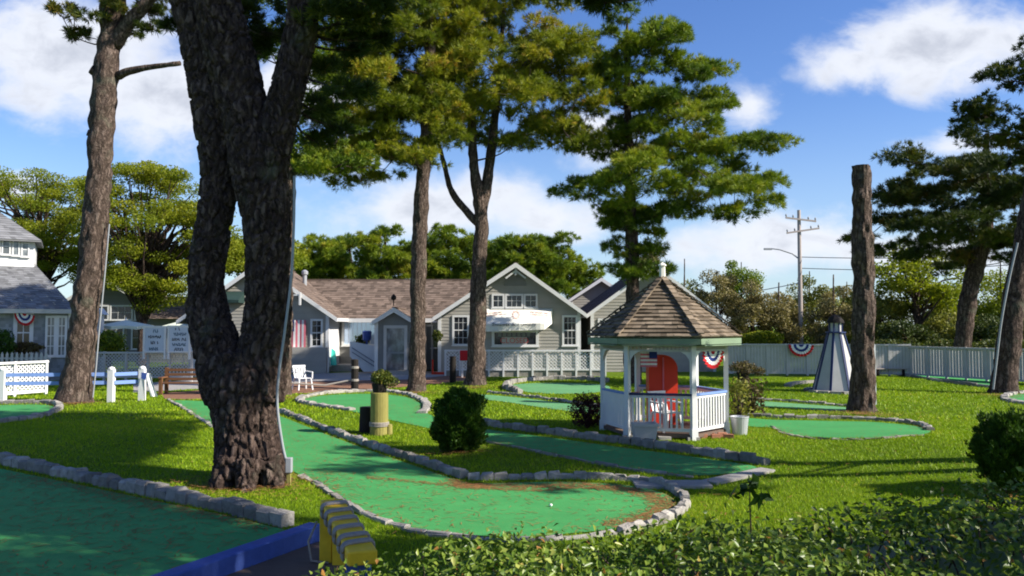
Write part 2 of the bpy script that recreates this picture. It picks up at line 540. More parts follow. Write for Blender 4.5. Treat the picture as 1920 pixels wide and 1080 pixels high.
M['fabric_red'] = material('red_cloth', (0.52, 0.025, 0.03), 0.85, 0.12, 6, 0, 30, 0.15)
M['fabric_pink'] = material('faded_pink_cloth', (0.62, 0.16, 0.20), 0.85, 0.15, 6, 0, 30, 0.15)
M['fabric_white'] = material('white_cloth', (0.80, 0.79, 0.76), 0.85, 0.06, 6, 0, 30, 0.15)
M['fabric_blue'] = material('blue_cloth', (0.03, 0.05, 0.20), 0.85, 0.12, 6, 0, 30, 0.15)
M['canvas'] = material('cream_canvas', (0.80, 0.78, 0.70), 0.85, 0.06, 4, 0, 30, 0.15)
M['umbrella'] = material('pale_green_canvas', (0.70, 0.74, 0.58), 0.85, 0.08, 4, 0, 30, 0.15)
M['plastic'] = material('white_plastic', (0.7, 0.7, 0.7), 0.4, 0.04, 4, 0, 30, 0.4)
M['metal'] = material('galvanised_metal', (0.55, 0.56, 0.57), 0.45, 0.15, 5, 0, 30, 0.5, 0, (1, 1, 1), 0.5)
M['pipe'] = material('grey_conduit', (0.30, 0.31, 0.325), 0.5, 0.14, 6, 0, 30, 0.4)
M['turquoise'] = material('turquoise_paint', (0.06, 0.55, 0.46), 0.5, 0.1, 4, 0, 30, 0.35)
M['brick_path'] = material('red_brown_mulch', (0.235, 0.125, 0.08), 0.95, 0.4, 7, 0.02, 30, 0.1)
M['gravel'] = material('pale_concrete', (0.33, 0.31, 0.285), 0.9, 0.3, 5, 0.008, 60, 0.15)
M['brick'] = material('red_brick', (0.34, 0.15, 0.09), 0.9, 0.25, 10, 0.01, 40, 0.15, 0.25)
M['pole'] = material('grey_pole_wood', (0.42, 0.36, 0.32), 0.85, 0.2, 4, 0.004, 20, 0.2, 0, (4, 4, 0.5))
M['wire'] = material('black_wire', (0.04, 0.04, 0.045), 0.6, 0.05, 4)
M['needles'] = material('fallen_brown_needles', (0.27, 0.135, 0.05), 0.9, 0.3, 8, 0, 30, 0.1, 0.4)
M['ink'] = material('dark_ink', (0.035, 0.035, 0.045), 0.8, 0.1, 5)
M['ink_red'] = material('red_ink', (0.55, 0.10, 0.09), 0.8, 0.1, 5)
M['ink_pink'] = material('pale_red_ink', (0.74, 0.50, 0.44), 0.8, 0.1, 5)
M['ink_blue'] = material('blue_green_ink', (0.03, 0.09, 0.14), 0.8, 0.1, 5)
M['sign_board'] = material('pale_blue_board', (0.50, 0.55, 0.62), 0.6, 0.1, 5)
M['ball'] = material('white_golf_ball', (0.85, 0.85, 0.82), 0.3, 0.02, 5)

# ------------------------------------------------------------------ ground
def catmull(P, n=8, closed=False):
    P = [Vector(p) for p in P]
    out = []
    N = len(P)
    segs = N if closed else N - 1
    for i in range(segs):
        p1, p2 = P[i % N], P[(i + 1) % N]
        p0 = P[(i - 1) % N] if closed or i > 0 else p1 * 2 - p2
        p3 = P[(i + 2) % N] if closed or i + 2 < N else p2 * 2 - p1
        for k in range(n):
            t = k / n
            out.append(0.5 * ((2 * p1) + (p2 - p0) * t + (2 * p0 - 5 * p1 + 4 * p2 - p3) * t * t + (3 * p1 - p0 - 3 * p2 + p3) * t ** 3))
    if not closed: out.append(P[-1])
    return out


def poly_g(pts, dz=0.0):
    return [G(*p) for p in pts]


def in_poly(x, y, poly):
    px = np.array([p[0] for p in poly]); py = np.array([p[1] for p in poly])
    ins = np.zeros(len(x), bool)
    j = len(px) - 1
    for i in range(len(px)):
        c = ((py[i] > y) != (py[j] > y)) & (x < (px[j] - px[i]) * (y - py[i]) / (py[j] - py[i] + 1e-12) + px[i])
        ins ^= c
        j = i
    return ins


def sheet(poly, lift, step=0.5):
    """a sheet cut to the outline `poly`, lying on the lawn, `lift` above it"""
    P2 = [Vector((p[0], p[1])) for p in poly]
    xs = [p.x for p in P2]; ys = [p.y for p in P2]
    gx, gy = np.meshgrid(np.arange(min(xs), max(xs), step), np.arange(min(ys), max(ys), step))
    gx = gx.ravel() + 0.013; gy = gy.ravel() + 0.017
    k = in_poly(gx, gy, [(p.x, p.y) for p in P2])
    inner = [Vector((a, b)) for a, b in zip(gx[k], gy[k])]
    n = len(P2)
    vs, es, fs, *_ = geometry.delaunay_2d_cdt(P2 + inner, [], [list(range(n))], 1, 1e-5)
    mb = MB()
    mb.add([(v.x, v.y, zt(v.x, v.y) + lift) for v in vs], [tuple(f) for f in fs])
    mb.f = [f if (Vector(mb.v[f[1]]) - Vector(mb.v[f[0]])).cross(Vector(mb.v[f[2]]) - Vector(mb.v[f[0]])).z > 0 else f[::-1] for f in mb.f]
    return mb


def graded(lo, hi, near_lo, near_hi, step):
    a = list(np.arange(near_lo, near_hi + step, step))
    s, x = step, a[-1]
    while x < hi:
        s *= 1.35; x += s; a.append(x)
    s, x = step, a[0]
    while x > lo:
        s *= 1.35; x -= s; a.insert(0, x)
    return np.array(a)


gxs = graded(-900, 900, -26, 26, 0.5)
gys = graded(-60, 1500, 4, 48, 0.5)
X, Y = np.meshgrid(gxs, gys)
V = np.stack([X.ravel(), Y.ravel(), zt_np(X, Y).ravel()], 1)
nx_, ny_ = len(gxs), len(gys)
idx = np.arange(nx_ * ny_).reshape(ny_, nx_)
Fq = np.stack([idx[:-1, :-1].ravel(), idx[:-1, 1:].ravel(), idx[1:, 1:].ravel(), idx[1:, :-1].ravel()], 1)
lawn = np_mesh('lawn', V, Fq, np.full(len(Fq), 0.5), M['lawn'])
tag(lawn, kind='structure')
lawn.data.polygons.foreach_set('use_smooth', [True] * len(Fq))

NO_GRASS = []
KERB_LINES = []


def kerb(parent, line, h=0.16, wd=0.2, block=0.28, name='stone_kerb', sink=0.05, tone=(0.2, 0.9)):
    """rough granite blocks laid end to end along a line on the lawn"""
    pts = [Vector((p[0], p[1])) for p in line]
    L = [0.0]
    for a, b in zip(pts, pts[1:]): L.append(L[-1] + (b - a).length)
    n = max(1, int(round(L[-1] / block)))

    def pos(s):
        for i in range(len(pts) - 1):
            if s <= L[i + 1] or i == len(pts) - 2:
                t = (s - L[i]) / max(1e-6, L[i + 1] - L[i])
                return pts[i].lerp(pts[i + 1], t)
    mb = MB()
    for i in range(n):
        a, b = pos(L[-1] * i / n), pos(L[-1] * (i + 1) / n)
        t = (b - a)
        if t.length < 1e-5: continue
        ln = t.length; t.normalize()
        nn = Vector((-t.y, t.x))
        c = (a + b) / 2
        z = zt(c.x, c.y)
        hh = h * random.uniform(0.74, 1.14); ww = wd * random.uniform(0.9, 1.08) / 2; ll = ln / 2 - 0.006
        off = nn * random.uniform(-0.022, 0.022)
        vs = []
        ins = min(0.03, h * 0.25)
        for zz, k in ((-sink, 0.0), (hh - ins, 0.0), (hh, ins)):
            for sx, sy in ((-1, -1), (1, -1), (1, 1), (-1, 1)):
                p = c + off + t * (sx * (ll - k * 0.8)) + nn * (sy * (ww - k))
                j = 0.018
                vs.append((p.x + random.uniform(-j, j), p.y + random.uniform(-j, j), z + zz + (random.uniform(-j, j) if zz > 0 else 0)))
        mb.add(vs, [(3, 2, 1, 0), (8, 9, 10, 11)] + [(r + q, r + (q + 1) % 4, r + 4 + (q + 1) % 4, r + 4 + q) for r in (0, 4) for q in range(4)], random.uniform(*tone))
    KERB_LINES.append([(p.x, p.y) for p in pts])
    return mb.build(name, M['stone'], parent)


def green(pxpoly, label, mat='turf', lift=0.014, smooth=True, group='mini-golf greens'):
    g = poly_g(pxpoly)
    poly = catmull(g, 6, True) if smooth else g
    c = sum((p for p in poly), Vector()) / len(poly)
    t = thing('putting_green', (c.x, c.y, zt(c.x, c.y)), label, 'putting green', group)
    sheet(poly, lift).build('turf', M[mat], t, recalc=False)
    NO_GRASS.append([(p.x, p.y) for p in poly])
    return t


def line_g(pxs, n=6):
    return catmull(poly_g(pxs), n)


# main curving green with its hook-shaped end
mainp = [(322, 752), (400, 754), (470, 760), (528, 782), (640, 826), (752, 866), (868, 905), (905, 908), (1050, 905), (1170, 911), (1240, 925), (1266, 945), (1240, 970),
         (1180, 988), (1090, 1000), (950, 1008), (800, 996), (705, 970), (650, 944), (605, 916), (560, 890), (480, 850), (400, 800), (352, 768)]
g1 = green(mainp, 'long green fairway passing the double trunked pine and ending in a rounded bowl')
kerb(g1, line_g([(523, 772), (640, 818), (752, 857), (872, 897)]), 0.135, 0.15, 0.30, tone=(0.1, 0.9))
kerb(g1, line_g([(876, 899), (960, 899), (1060, 897), (1180, 901), (1250, 914), (1284, 942), (1268, 968), (1215, 988), (1160, 1001)]), 0.115, 0.14, 0.23, tone=(0.35, 1.0))
kerb(g1, line_g([(562, 893), (610, 919), (655, 949), (705, 976), (800, 1002), (900, 1012), (1000, 1014), (1100, 1007), (1155, 1002)]), 0.045, 0.1, 0.35, tone=(0.4, 0.9))
kerb(g1, line_g([(316, 750), (350, 770), (398, 802)]), 0.05, 0.1, 0.4)

g2p = [(563, 752), (600, 743), (680, 739), (750, 743), (790, 757), (800, 775), (850, 792), (912, 806), (1050, 824), (1150, 838), (1300, 858), (1420, 878), (1310, 893), (1180, 879), (1060, 858),
       (940, 833), (860, 818), (800, 803), (740, 790), (660, 772), (600, 764)]
g2 = green(g2p, 'green fairway running from a rounded pool shape behind the bush to the gazebo lawn')
kerb(g2, line_g([(660, 770), (605, 763), (560, 752), (600, 740), (680, 735), (750, 738), (792, 752), (800, 768), (790, 776)]), 0.11, 0.24, 0.3, tone=(0.6, 1.0))
kerb(g2, line_g([(905, 797), (1000, 810), (1120, 826), (1200, 836), (1300, 850), (1440, 872)]), 0.16, 0.16, 0.3, tone=(0.2, 0.8))
kerb(g2, line_g([(905, 828), (1060, 859), (1180, 881), (1300, 897)]), 0.05, 0.07, 0.5)
mbp = MB()
for a, b, wd in (((1190, 909), (1330, 908), 0.5), ((1330, 905), (1440, 881), 0.3)):
    mbp.bar(G(*a, 0.02), G(*b, 0.02), wd, 0.05)
mbp.build('end_board', M['gravel'], g2)

g3 = green([(890, 740), (960, 745), (1060, 757), (1140, 770), (1130, 778), (1040, 768), (960, 756), (900, 748)], 'narrow sandy green strip on the lawn behind the round bush', 'turf_old')
kerb(g3, line_g([(915, 737), (1000, 746), (1080, 757), (1150, 768)]), 0.1, 0.12, 0.3)
g4 = green([(950, 724), (1000, 719), (1080, 719), (1140, 724), (1130, 735), (1060, 739), (985, 735)], 'oval green nearest the lattice porch', 'turf_old')
kerb(g4, line_g([(975, 738), (947, 728), (968, 718), (1020, 713), (1090, 713), (1140, 717)]), 0.22, 0.2, 0.3, tone=(0.2, 0.9))
g5 = green([(1392, 785), (1450, 788), (1550, 790), (1650, 793), (1735, 803), (1735, 815), (1660, 821), (1560, 822), (1480, 815), (1448, 803), (1400, 799)], 'oval green beside the topped trunk and gazebo')
kerb(g5, line_g([(1385, 780), (1480, 784), (1580, 786), (1660, 790), (1725, 798), (1746, 808)]), 0.1, 0.16, 0.3)
kerb(g5, line_g([(1448, 800), (1475, 815), (1540, 824), (1640, 824), (1730, 816)]), 0.03, 0.08, 0.35)
g6 = green([(1400, 752), (1500, 758), (1600, 766), (1590, 772), (1480, 766), (1400, 761)], 'thin shaded green strip in front of the little lighthouse', 'turf_old')
kerb(g6, line_g([(1400, 749), (1500, 755), (1600, 763)]), 0.08, 0.14, 0.3)
g7 = green([(1690, 692), (1760, 694), (1905, 716), (1870, 725), (1770, 714), (1680, 700)], 'green raised strip along the white fence beside the leaning trunk', smooth=False)
kerb(g7, line_g([(1676, 702), (1770, 717), (1872, 729)], 2), 0.14, 0.1, 1.2, 'board_edge')
kerb(g7, line_g([(1690, 689), (1760, 691), (1910, 712)], 2), 0.14, 0.1, 1.2, 'board_edge')
g8 = green([(-60, 765), (20, 760), (85, 760), (105, 768), (70, 780), (0, 788), (-60, 790)], 'small green with stone edge in front of white lattice fence')
kerb(g8, line_g([(-60, 758), (20, 757), (90, 757), (112, 766), (80, 781), (0, 793), (-60, 797)]), 0.13, 0.2, 0.3)
g9p = [(-140, 870), (0, 880), (120, 905), (300, 943), (420, 968), (512, 990), (590, 1009), (470, 1055), (350, 1098), (150, 1180), (-220, 1180)]
g9 = green(g9p, 'shaded green bounded by the blue beam and a row of granite blocks', smooth=False)
kerb(g9, line_g([(-140, 845), (0, 868), (120, 893), (300, 932), (420, 958), (540, 988)]), 0.185, 0.20, 0.27, tone=(0.05, 0.9))
g10 = green([(1895, 742), (1960, 739), (2010, 748), (1960, 757), (1905, 752)], 'pale stone ringed green by the leaning trunk')
kerb(g10, line_g([(1960, 762), (1895, 754), (1884, 745), (1910, 738), (1980, 735)]), 0.1, 0.22, 0.3, tone=(0.7, 1))

# golf ball on the long green
b = G(1033, 947, 0.035)
bm_ = MB(); bm_.lathe(b, [(0.001, -0.022), (0.013, -0.018), (0.021, -0.007), (0.022, 0.0), (0.021, 0.007), (0.013, 0.018), (0.001, 0.022)], 12)
bo = bm_.build('golf_ball', M['ball'], None, b, smooth=True)
tag(bo, 'white golf ball lying on the long green', 'ball')

# paths and hard ground
for nm, pl, mt, lf in (('mulch_path', [(300, 738), (400, 730), (600, 715), (760, 712), (900, 700), (900, 712), (800, 722), (650, 735), (540, 739), (400, 749), (310, 749)], 'brick_path', 0.012),
                       ('paved_yard', [(520, 703), (700, 697), (900, 695), (905, 706), (780, 712), (640, 716), (400, 728), (250, 736), (250, 720)], 'gravel', 0.007),
                       ('boardwalk', [(250, 1150), (350, 1112), (594, 1021), (640, 1010), (760, 1200), (300, 1300)], 'planks', 0.03)):
    g = poly_g(pl)
    o = sheet(g, lf).build(nm, M[mt], recalc=False)
    tag(o, kind='structure')
    NO_GRASS.append([(p.x, p.y) for p in g])

# ------------------------------------------------------------------ grass blades
def grass_patch(y0, y1, per_m2, hgt, wid):
    area = (y1 - y0) * (0.72 * (y0 + y1) + 3)
    n = int(area * per_m2)
    y = rng.uniform(y0, y1, n)
    x = rng.uniform(-1, 1, n) * (0.72 * y1 + 1.5)
    k = np.abs(x) < 0.72 * y + 1.5
    x, y = x[k], y[k]
    out = np.zeros(len(x), bool)
    for p in NO_GRASS: out |= in_poly(x, y, p)
    x, y = x[~out], y[~out]
    n = len(x)
    z = zt_np(x, y)
    B = np.stack([x, y, z], 1)
    an = rng.uniform(0, 2 * np.pi, n)
    side = np.stack([np.cos(an), np.sin(an), np.zeros(n)], 1) * (wid * rng.uniform(0.6, 1.3, n))[:, None]
    lean = rng.normal(0, 0.45, (n, 2))
    H = hgt * rng.uniform(0.55, 1.25, n)
    tip = B + np.stack([lean[:, 0] * H, lean[:, 1] * H, H], 1)
    Vv = np.concatenate([B - side / 2, B + side / 2, tip], 0)
    Ff = np.stack([np.arange(n), np.arange(n) + n, np.arange(n) + 2 * n], 1)
    clump = np.sin(x * 1.3 + np.sin(y * 0.9) * 2) * np.sin(y * 1.1 + x * 0.4) * 0.13 + np.sin(x * 0.5 + 2 * np.sin(y * 0.31)) * np.sin(y * 0.62 + 1.4) * 0.12 + np.sin(x * 5.3 + y * 2) * np.sin(y * 4.7 - x) * 0.09
    return Vv, Ff, np.clip(rng.normal(0.5, 0.2, n) + clump, 0, 1)


parts = [grass_patch(6.5, 13, 2100, 0.042, 0.009), grass_patch(13, 22, 800, 0.048, 0.016), grass_patch(22, 40, 190, 0.065, 0.034)]
vs, fs, ts, base = [], [], [], 0
for a, b_, c in parts:
    vs.append(a); fs.append(b_ + base); ts.append(c); base += len(a)
go = np_mesh('grass', np.concatenate(vs), np.concatenate(fs), np.concatenate(ts), M['grass'])
tag(go, 'short mown grass of the lawn', 'grass', kind='stuff')

# fallen needles along the kerbs and over the greens
cx, cy = [], []
for ln in KERB_LINES:
    for (x0, y0), (x1, y1) in zip(ln, ln[1:]):
        n = int(math.hypot(x1 - x0, y1 - y0) * 60)
        t = rng.uniform(0, 1, n)
        cx.append(x0 + (x1 - x0) * t + rng.normal(0, 0.2, n)); cy.append(y0 + (y1 - y0) * t + rng.normal(0, 0.2, n))
# a raked drift of needles inside the bowl of the long green
for pxs, k, sg in (([(860, 912), (1000, 914), (1100, 912), (1190, 922), (1245, 945), (1220, 968), (1150, 988)], 300, 0.12), ([(690, 896), (760, 904), (850, 912), (930, 919), (1010, 922), (1080, 917), (1150, 921)], 90, 0.05), ([(20, 890), (150, 915), (300, 948), (420, 972), (500, 992)], 110, 0.14), ([(60, 900), (230, 985), (330, 1040)], 60, 0.5), ([(845, 902), (880, 911), (905, 914)], 320, 0.12)):
    L = line_g(pxs)
    for a, b in zip(L, L[1:]):
        n = int((b - a).length * k)
        t = rng.uniform(0, 1, n)
        cx.append(a.x + (b.x - a.x) * t + rng.normal(0, sg, n)); cy.append(a.y + (b.y - a.y) * t + rng.normal(0, sg, n))
tx0 = len(cx)
cx.append(rng.uniform(-9, 6, 9000)); cy.append(rng.uniform(7, 26, 9000))
cx = np.concatenate(cx); cy = np.concatenate(cy)
keep = np.zeros(len(cx), bool)
for p in NO_GRASS[:10]: keep |= in_poly(cx, cy, p)
cx, cy = cx[keep], cy[keep]
for px, py, rr_, k in ((470, 908, 1.5, 1500), (140, 758, 1.6, 900), (528, 748, 1.4, 700), (782, 738, 1.4, 700), (890, 728, 1.4, 700), (1618, 778, 1.5, 900), (1881, 743, 1.6, 700), (856, 850, 0.8, 350), (1895, 925, .8, 300)):
    q = G(px, py); rd_ = np.abs(rng.normal(0.35, rr_ * 0.45, k)); th_ = rng.uniform(0, 2 * np.pi, k)
    cx = np.concatenate([cx, q.x + rd_ * np.cos(th_)]); cy = np.concatenate([cy, q.y + rd_ * np.sin(th_)])
cx = np.concatenate([cx, rng.uniform(-14, 14, 2500)]); cy = np.concatenate([cy, rng.uniform(8, 34, 2500)])
n = len(cx)
an = rng.uniform(0, np.pi, n); ln = rng.uniform(0.03, 0.075, n)
d = np.stack([np.cos(an) * ln, np.sin(an) * ln, np.zeros(n)], 1); s_ = np.stack([-np.sin(an), np.cos(an), np.zeros(n)], 1) * 0.005
B = np.stack([cx, cy, zt_np(cx, cy) + np.where(np.any([in_poly(cx, cy, p) for p in NO_GRASS], axis=0), 0.0195, 0.05) + rng.uniform(0, 0.006, n)], 1)
Vn = np.concatenate([B - d - s_, B + d - s_, B + d + s_, B - d + s_]); i_ = np.arange(n)
no = np_mesh('pine_litter', Vn, np.stack([i_, i_ + n, i_ + 2 * n, i_ + 3 * n], 1), rng.uniform(0, 1, n), M['needles'])
tag(no, 'brown fallen pine needles scattered over the greens', 'pine needles', kind='stuff')

# ------------------------------------------------------------------ trees
def unit(a):
    return a / (np.linalg.norm(a, axis=1, keepdims=True) + 1e-9)


def needle_tufts(C, D, n, L, W, spread, tone):
    N = len(C)
    B = np.repeat(C, n, 0)
    dr = unit(np.repeat(D, n, 0) + rng.normal(0, spread, (N * n, 3)))
    ll = (L * rng.uniform(0.6, 1.2, N * n))[:, None]
    sd = unit(np.cross(dr, rng.normal(0, 1, (N * n, 3)))) * (W / 2)
    mid = B + dr * ll * 0.45
    Vv = np.concatenate([B, mid - sd, B + dr * ll, mid + sd])
    i = np.arange(N * n); k = N * n
    return Vv, np.stack([i, i + k, i + 2 * k, i + 3 * k], 1), np.clip(np.repeat(tone, n) + rng.normal(0, 0.07, k), 0, 1)


def leaf_cards(C, L, W, tone, up=0.6):
    N = len(C)
    nrm = unit(rng.normal(0, 1, (N, 3)) + np.array([0, 0, up]))
    a = unit(np.cross(nrm, rng.normal(0, 1, (N, 3))))
    b = np.cross(nrm, a)
    l = (L * rng.uniform(0.6, 1.3, N))[:, None]; w_ = (W * rng.uniform(0.6, 1.3, N))[:, None]
    Vv = np.concatenate([C - a * l / 2, C + b * w_ / 2, C + a * l / 2, C - b * w_ / 2])
    i = np.arange(N)
    return Vv, np.stack([i, i + N, i + 2 * N, i + 3 * N], 1), np.clip(tone, 0, 1)


def bark_tube(mb, path, rad, sides=16, step=0.18, amp=0.05, freq=3.2):
    """trunk swept along a smoothed path, its surface broken into bark plates"""
    P = catmull([Vector((*p, 0)[:3]) if len(p) == 2 else Vector(p) for p in path], 6)
    R = []
    for i in range(len(path) - 1):
        for k in range(6): R.append(rad[i] + (rad[i + 1] - rad[i]) * k / 6)
    R.append(rad[-1])
    # resample evenly
    L = [0.0]
    for a, b in zip(P, P[1:]): L.append(L[-1] + (b - a).length)
    n = max(4, int(L[-1] / step))
    pts, rs = [], []
    j = 0
    for i in range(n + 1):
        s = L[-1] * i / n
        while j < len(L) - 2 and L[j + 1] < s: j += 1
        t = (s - L[j]) / max(1e-6, L[j + 1] - L[j])
        pts.append(P[j].lerp(P[j + 1], t)); rs.append(R[j] + (R[j + 1] - R[j]) * t)
    b0 = len(mb.v)
    mb.tube(pts, rs, sides)
    for q in range(b0, len(mb.v)):
        i = (q - b0) // sides
        v = Vector(mb.v[q]); c = pts[i]
        o = (v - c)
        r = o.length
        if r < 1e-6: continue
        w_ = noise.noise(v * 0.9) * 0.14 + noise.noise(Vector((v.x * freq * 2.2, v.y * freq * 2.2, v.z * freq * 0.8))) * amp / max(r, amp * 3) * 1.4
        mb.v[q] = tuple(c + o * (1 + w_))
    return mb


def limb(mb, a, b, r0, r1, sag=0.15, n=5, sides=6):
    a, b = Vector(a), Vector(b)
    d = (b - a).length
    pts = []
    for i in range(n + 1):
        t = i / n
        p = a.lerp(b, t)
        p.z += -sag * d * math.sin(math.pi * t) * 0.5
        p += Vector((random.uniform(-1, 1), random.uniform(-1, 1), random.uniform(-1, 1))) * d * 0.03 * (1 if 0 < i < n else 0)
        pts.append(p)
    mb.tube(pts, [r0 + (r1 - r0) * i / n for i in range(n + 1)], sides, cap=False)
    return pts


def pads_in_outline(poly, Y, n, zsq=0.85, depth=1.0):
    """limb-end clumps spread through the rounded crown whose side view is the outline"""
    P = np.array([(at(x, y, Y).x, at(x, y, Y).z) for x, y in poly])
    out = []
    tries = 0
    xs0, xs1, z0, z1 = P[:, 0].min(), P[:, 0].max(), P[:, 1].min(), P[:, 1].max()
    mind = math.sqrt((xs1 - xs0) * (z1 - z0) / n) * 0.62
    while len(out) < n and tries < n * 60:
        tries += 1
        x, z = random.uniform(xs0, xs1), random.uniform(z0, z1)
        if not in_poly(np.array([x]), np.array([z]), P)[0]: continue
        # half width of the crown at this height
        row = [q for q in np.linspace(xs0, xs1, 40) if in_poly(np.array([q]), np.array([z]), P)[0]]
        if not row: continue
        hw = (max(row) - min(row)) / 2; cxm = (max(row) + min(row)) / 2
        t = min(1, abs(x - cxm) / max(hw, 0.1))
        dy = random.uniform(-1, 1) * hw * math.sqrt(max(0, 1 - t * t)) * depth
        c = Vector((x, Y + dy, z))
        if any((c - o).length < mind for o in out): continue
        out.append(c)
    return out


def pad_tufts(c, r, flat, n):
    """needle tufts gathered in small round clumps along the twigs of one bough end"""
    m = max(3, n // 8)
    d = unit(rng.normal(0, 1, (m, 3)))
    rr = rng.uniform(0.15, 1, m)[:, None] ** 0.55
    q = d * rr * np.array([r, r, r * flat])
    q[:, 2] = np.where(q[:, 2] < 0, q[:, 2] * 0.55, q[:, 2])
    i = rng.integers(0, m, n)
    e = unit(rng.normal(0, 1, (n, 3)) + np.array([0, 0, 0.35])) * np.array([1.25, 1.25, 0.6])
    sr = r * 0.17 * rng.uniform(0.5, 1.2, m)
    p = q[i] + e * sr[i][:, None]
    D = unit(e * 0.8 + d[i] * np.array([0.6, 0.6, 0.1]) + np.array([0, 0, 0.35]))
    return p + np.array(c), D


def pine(label, trunk, rad, Y, crowns, mat='pine', bark='bark_grey', pad_r=0.95, tufts=105, needles=13, nl=0.22, nw=0.034, limbs=(), sides=16, step=0.2, amp=0.04, name='pine_tree', extra=None,
         group='pines on the lawn', flat=0.42, trunk_px=True, cut=None, depth=1.0):
    P = [at(x, y, Y) if trunk_px else Vector((x, y)) for x, y in trunk]
    R = [r * mx(Y) for r in rad]
    base = Vector((P[0].x, P[0].y, zt(P[0].x, P[0].y)))
    P[0] = Vector((P[0].x, P[0].y, base.z - 0.1))
    t = thing(name, base, label, 'tree', group)
    mb = MB()
    bark_tube(mb, P, R, sides, step, amp)
    for lp, lr in limbs:
        LP = [at(x, y, Y) if len((x, y)) == 2 else None for x, y in lp]
        for i, q in enumerate(LP): q.y += 0.15 * i * (1 if len(lp) % 2 else -1)
        bark_tube(mb, LP, [r * mx(Y) for r in lr], 8, 0.2, 0.02)
    Cs, Ds, Ts = [], [], []
    axis = P
    for poly, n in crowns:
        pads = pads_in_outline(poly, Y, n, depth=depth) if not isinstance(poly, dict) else poly['pads']
        hd_ = lambda c: min(math.hypot(c.x - q.x, c.y - q.y) for q in axis)
        done = []
        for c in sorted(pads, key=hd_):
            r = pad_r * random.uniform(0.7, 1.25)
            p, D = pad_tufts(c, r, flat, int(tufts * (r / pad_r) ** 2))
            tn = random.gauss(0.45, 0.16)
            Cs.append(p); Ds.append(D); Ts.append(np.clip(rng.normal(tn, 0.14, len(p)), 0, 1))
            # bough from the stem, or a branch off a bough nearer the stem
            dh = hd_(c)
            zq = c.z - 0.30 * dh - 0.2
            zq = min(max(zq, axis[0].z + 2.0), axis[-1].z - 0.1)
            j = 0
            while j < len(axis) - 2 and axis[j + 1].z < zq: j += 1
            u = (zq - axis[j].z) / max(0.01, axis[j + 1].z - axis[j].z)
            s = axis[j].lerp(axis[j + 1], min(max(u, 0), 1))
            near = min(done, key=lambda o: (o[0] - c).length + max(0, o[0].z - c.z) * 0.7, default=None)
            ln = (c - s).length
            if near is not None and near[1] < dh and (near[0] - c).length < 0.72 * ln:
                s = near[0] - Vector((0, 0, 0.12)); ln = (c - s).length
                limb(mb, s, c, 0.016 + 0.008 * ln, 0.010, 0.12, 4, 5)
            else:
                limb(mb, s, c, 0.018 + 0.013 * ln, 0.014, 0.10, 5, 5)
            done.append((c, dh))
            for _ in range(3):
                e = c + Vector((random.uniform(-1, 1), random.uniform(-1, 1), random.uniform(-0.3, 0.4))) * r * 0.85
                limb(mb, s.lerp(c, 0.75), e, 0.012, 0.005, 0.05, 3, 4)
    tr = mb.build('trunk', M[bark], t, smooth=True, recalc=False)
    if Cs:
        C = np.concatenate(Cs); D = np.concatenate(Ds); T = np.concatenate(Ts)
        Vv, Ff, Tt = needle_tufts(C, D, needles, nl, nw, 0.55, T)
        np_mesh('crown', Vv, Ff, Tt, M[mat], t)
    return t


def leafy(label, x, Y, top, bot, halfw, mat, trunk_r=0.16, n=9000, lf=0.2, name='broadleaf_tree', group=None, clumps=26, outline=None, bark='bark_grey', trunk=None, sq=0.5, spread=1.0):
    """deciduous tree: stem, boughs and a crown of leaf clumps"""
    b = at(x, 640, Y)
    g = Vector((b.x, Y, zt(b.x, Y)))
    t = thing(name, g, label, 'tree', group)
    ztop, zbot = at(x, top, Y).z, at(x, bot, Y).z
    hw = halfw * mx(Y)
    mb = MB()
    zc = (ztop + zbot) / 2
    tp = [Vector((g.x, g.y, g.z - 0.1)), Vector((g.x + 0.1, g.y, zbot * 0.6)), Vector((g.x - 0.05, g.y, zc)), Vector((g.x, g.y, ztop - 0.4))] if trunk is None else [at(px, py, Y) for px, py in trunk]
    bark_tube(mb, tp, [trunk_r * k for k in np.linspace(1.2, 0.3, len(tp))], 10, 0.4, 0.03)
    if outline is not None:
        cl = pads_in_outline(outline, Y, clumps)
    else:
        cl = []
        for _ in range(clumps):
            d = unit(rng.normal(0, 1, (1, 3)))[0] * random.uniform(0.45, 0.92)
            cl.append(Vector((g.x + d[0] * hw, g.y + d[1] * hw, zc + d[2] * (ztop - zbot) / 2)))
    Cs, Ts = [], []
    k = n // max(1, len(cl))
    for c in cl:
        r = hw * random.uniform(0.28, 0.46) * spread if outline is None else 1.25 * random.uniform(0.7, 1.3) * spread
        d = unit(rng.normal(0, 1, (k, 3))) * (rng.uniform(0.1, 1, k)[:, None] ** 0.5)
        Cs.append(d * np.array([r, r, r * sq]) + np.array(c))
        Ts.append(rng.normal(random.gauss(0.48, 0.08), 0.12, k))
        q = tp[1].lerp(tp[-1], random.uniform(0.0, 0.6))
        limb(mb, q, c, trunk_r * 0.4, 0.02, -0.1, 5, 5)
    mb.build('trunk', M[bark], t, smooth=True, recalc=False)
    Vv, Ff, Tt = leaf_cards(np.concatenate(Cs), lf, lf * 0.6, np.concatenate(Ts))
    np_mesh('crown', Vv, Ff, Tt, M[mat], t)
    return t


def rail_gap(xs, ys):
    """distance of a shadow's ground point from the strip whose shade would reach the rope-wound rail"""
    u = min(1, max(0, (9.2 - ys) / 1.9))
    return math.hypot(xs + 2.9 - 0.8 * u, ys - 9.2 + 1.9 * u)


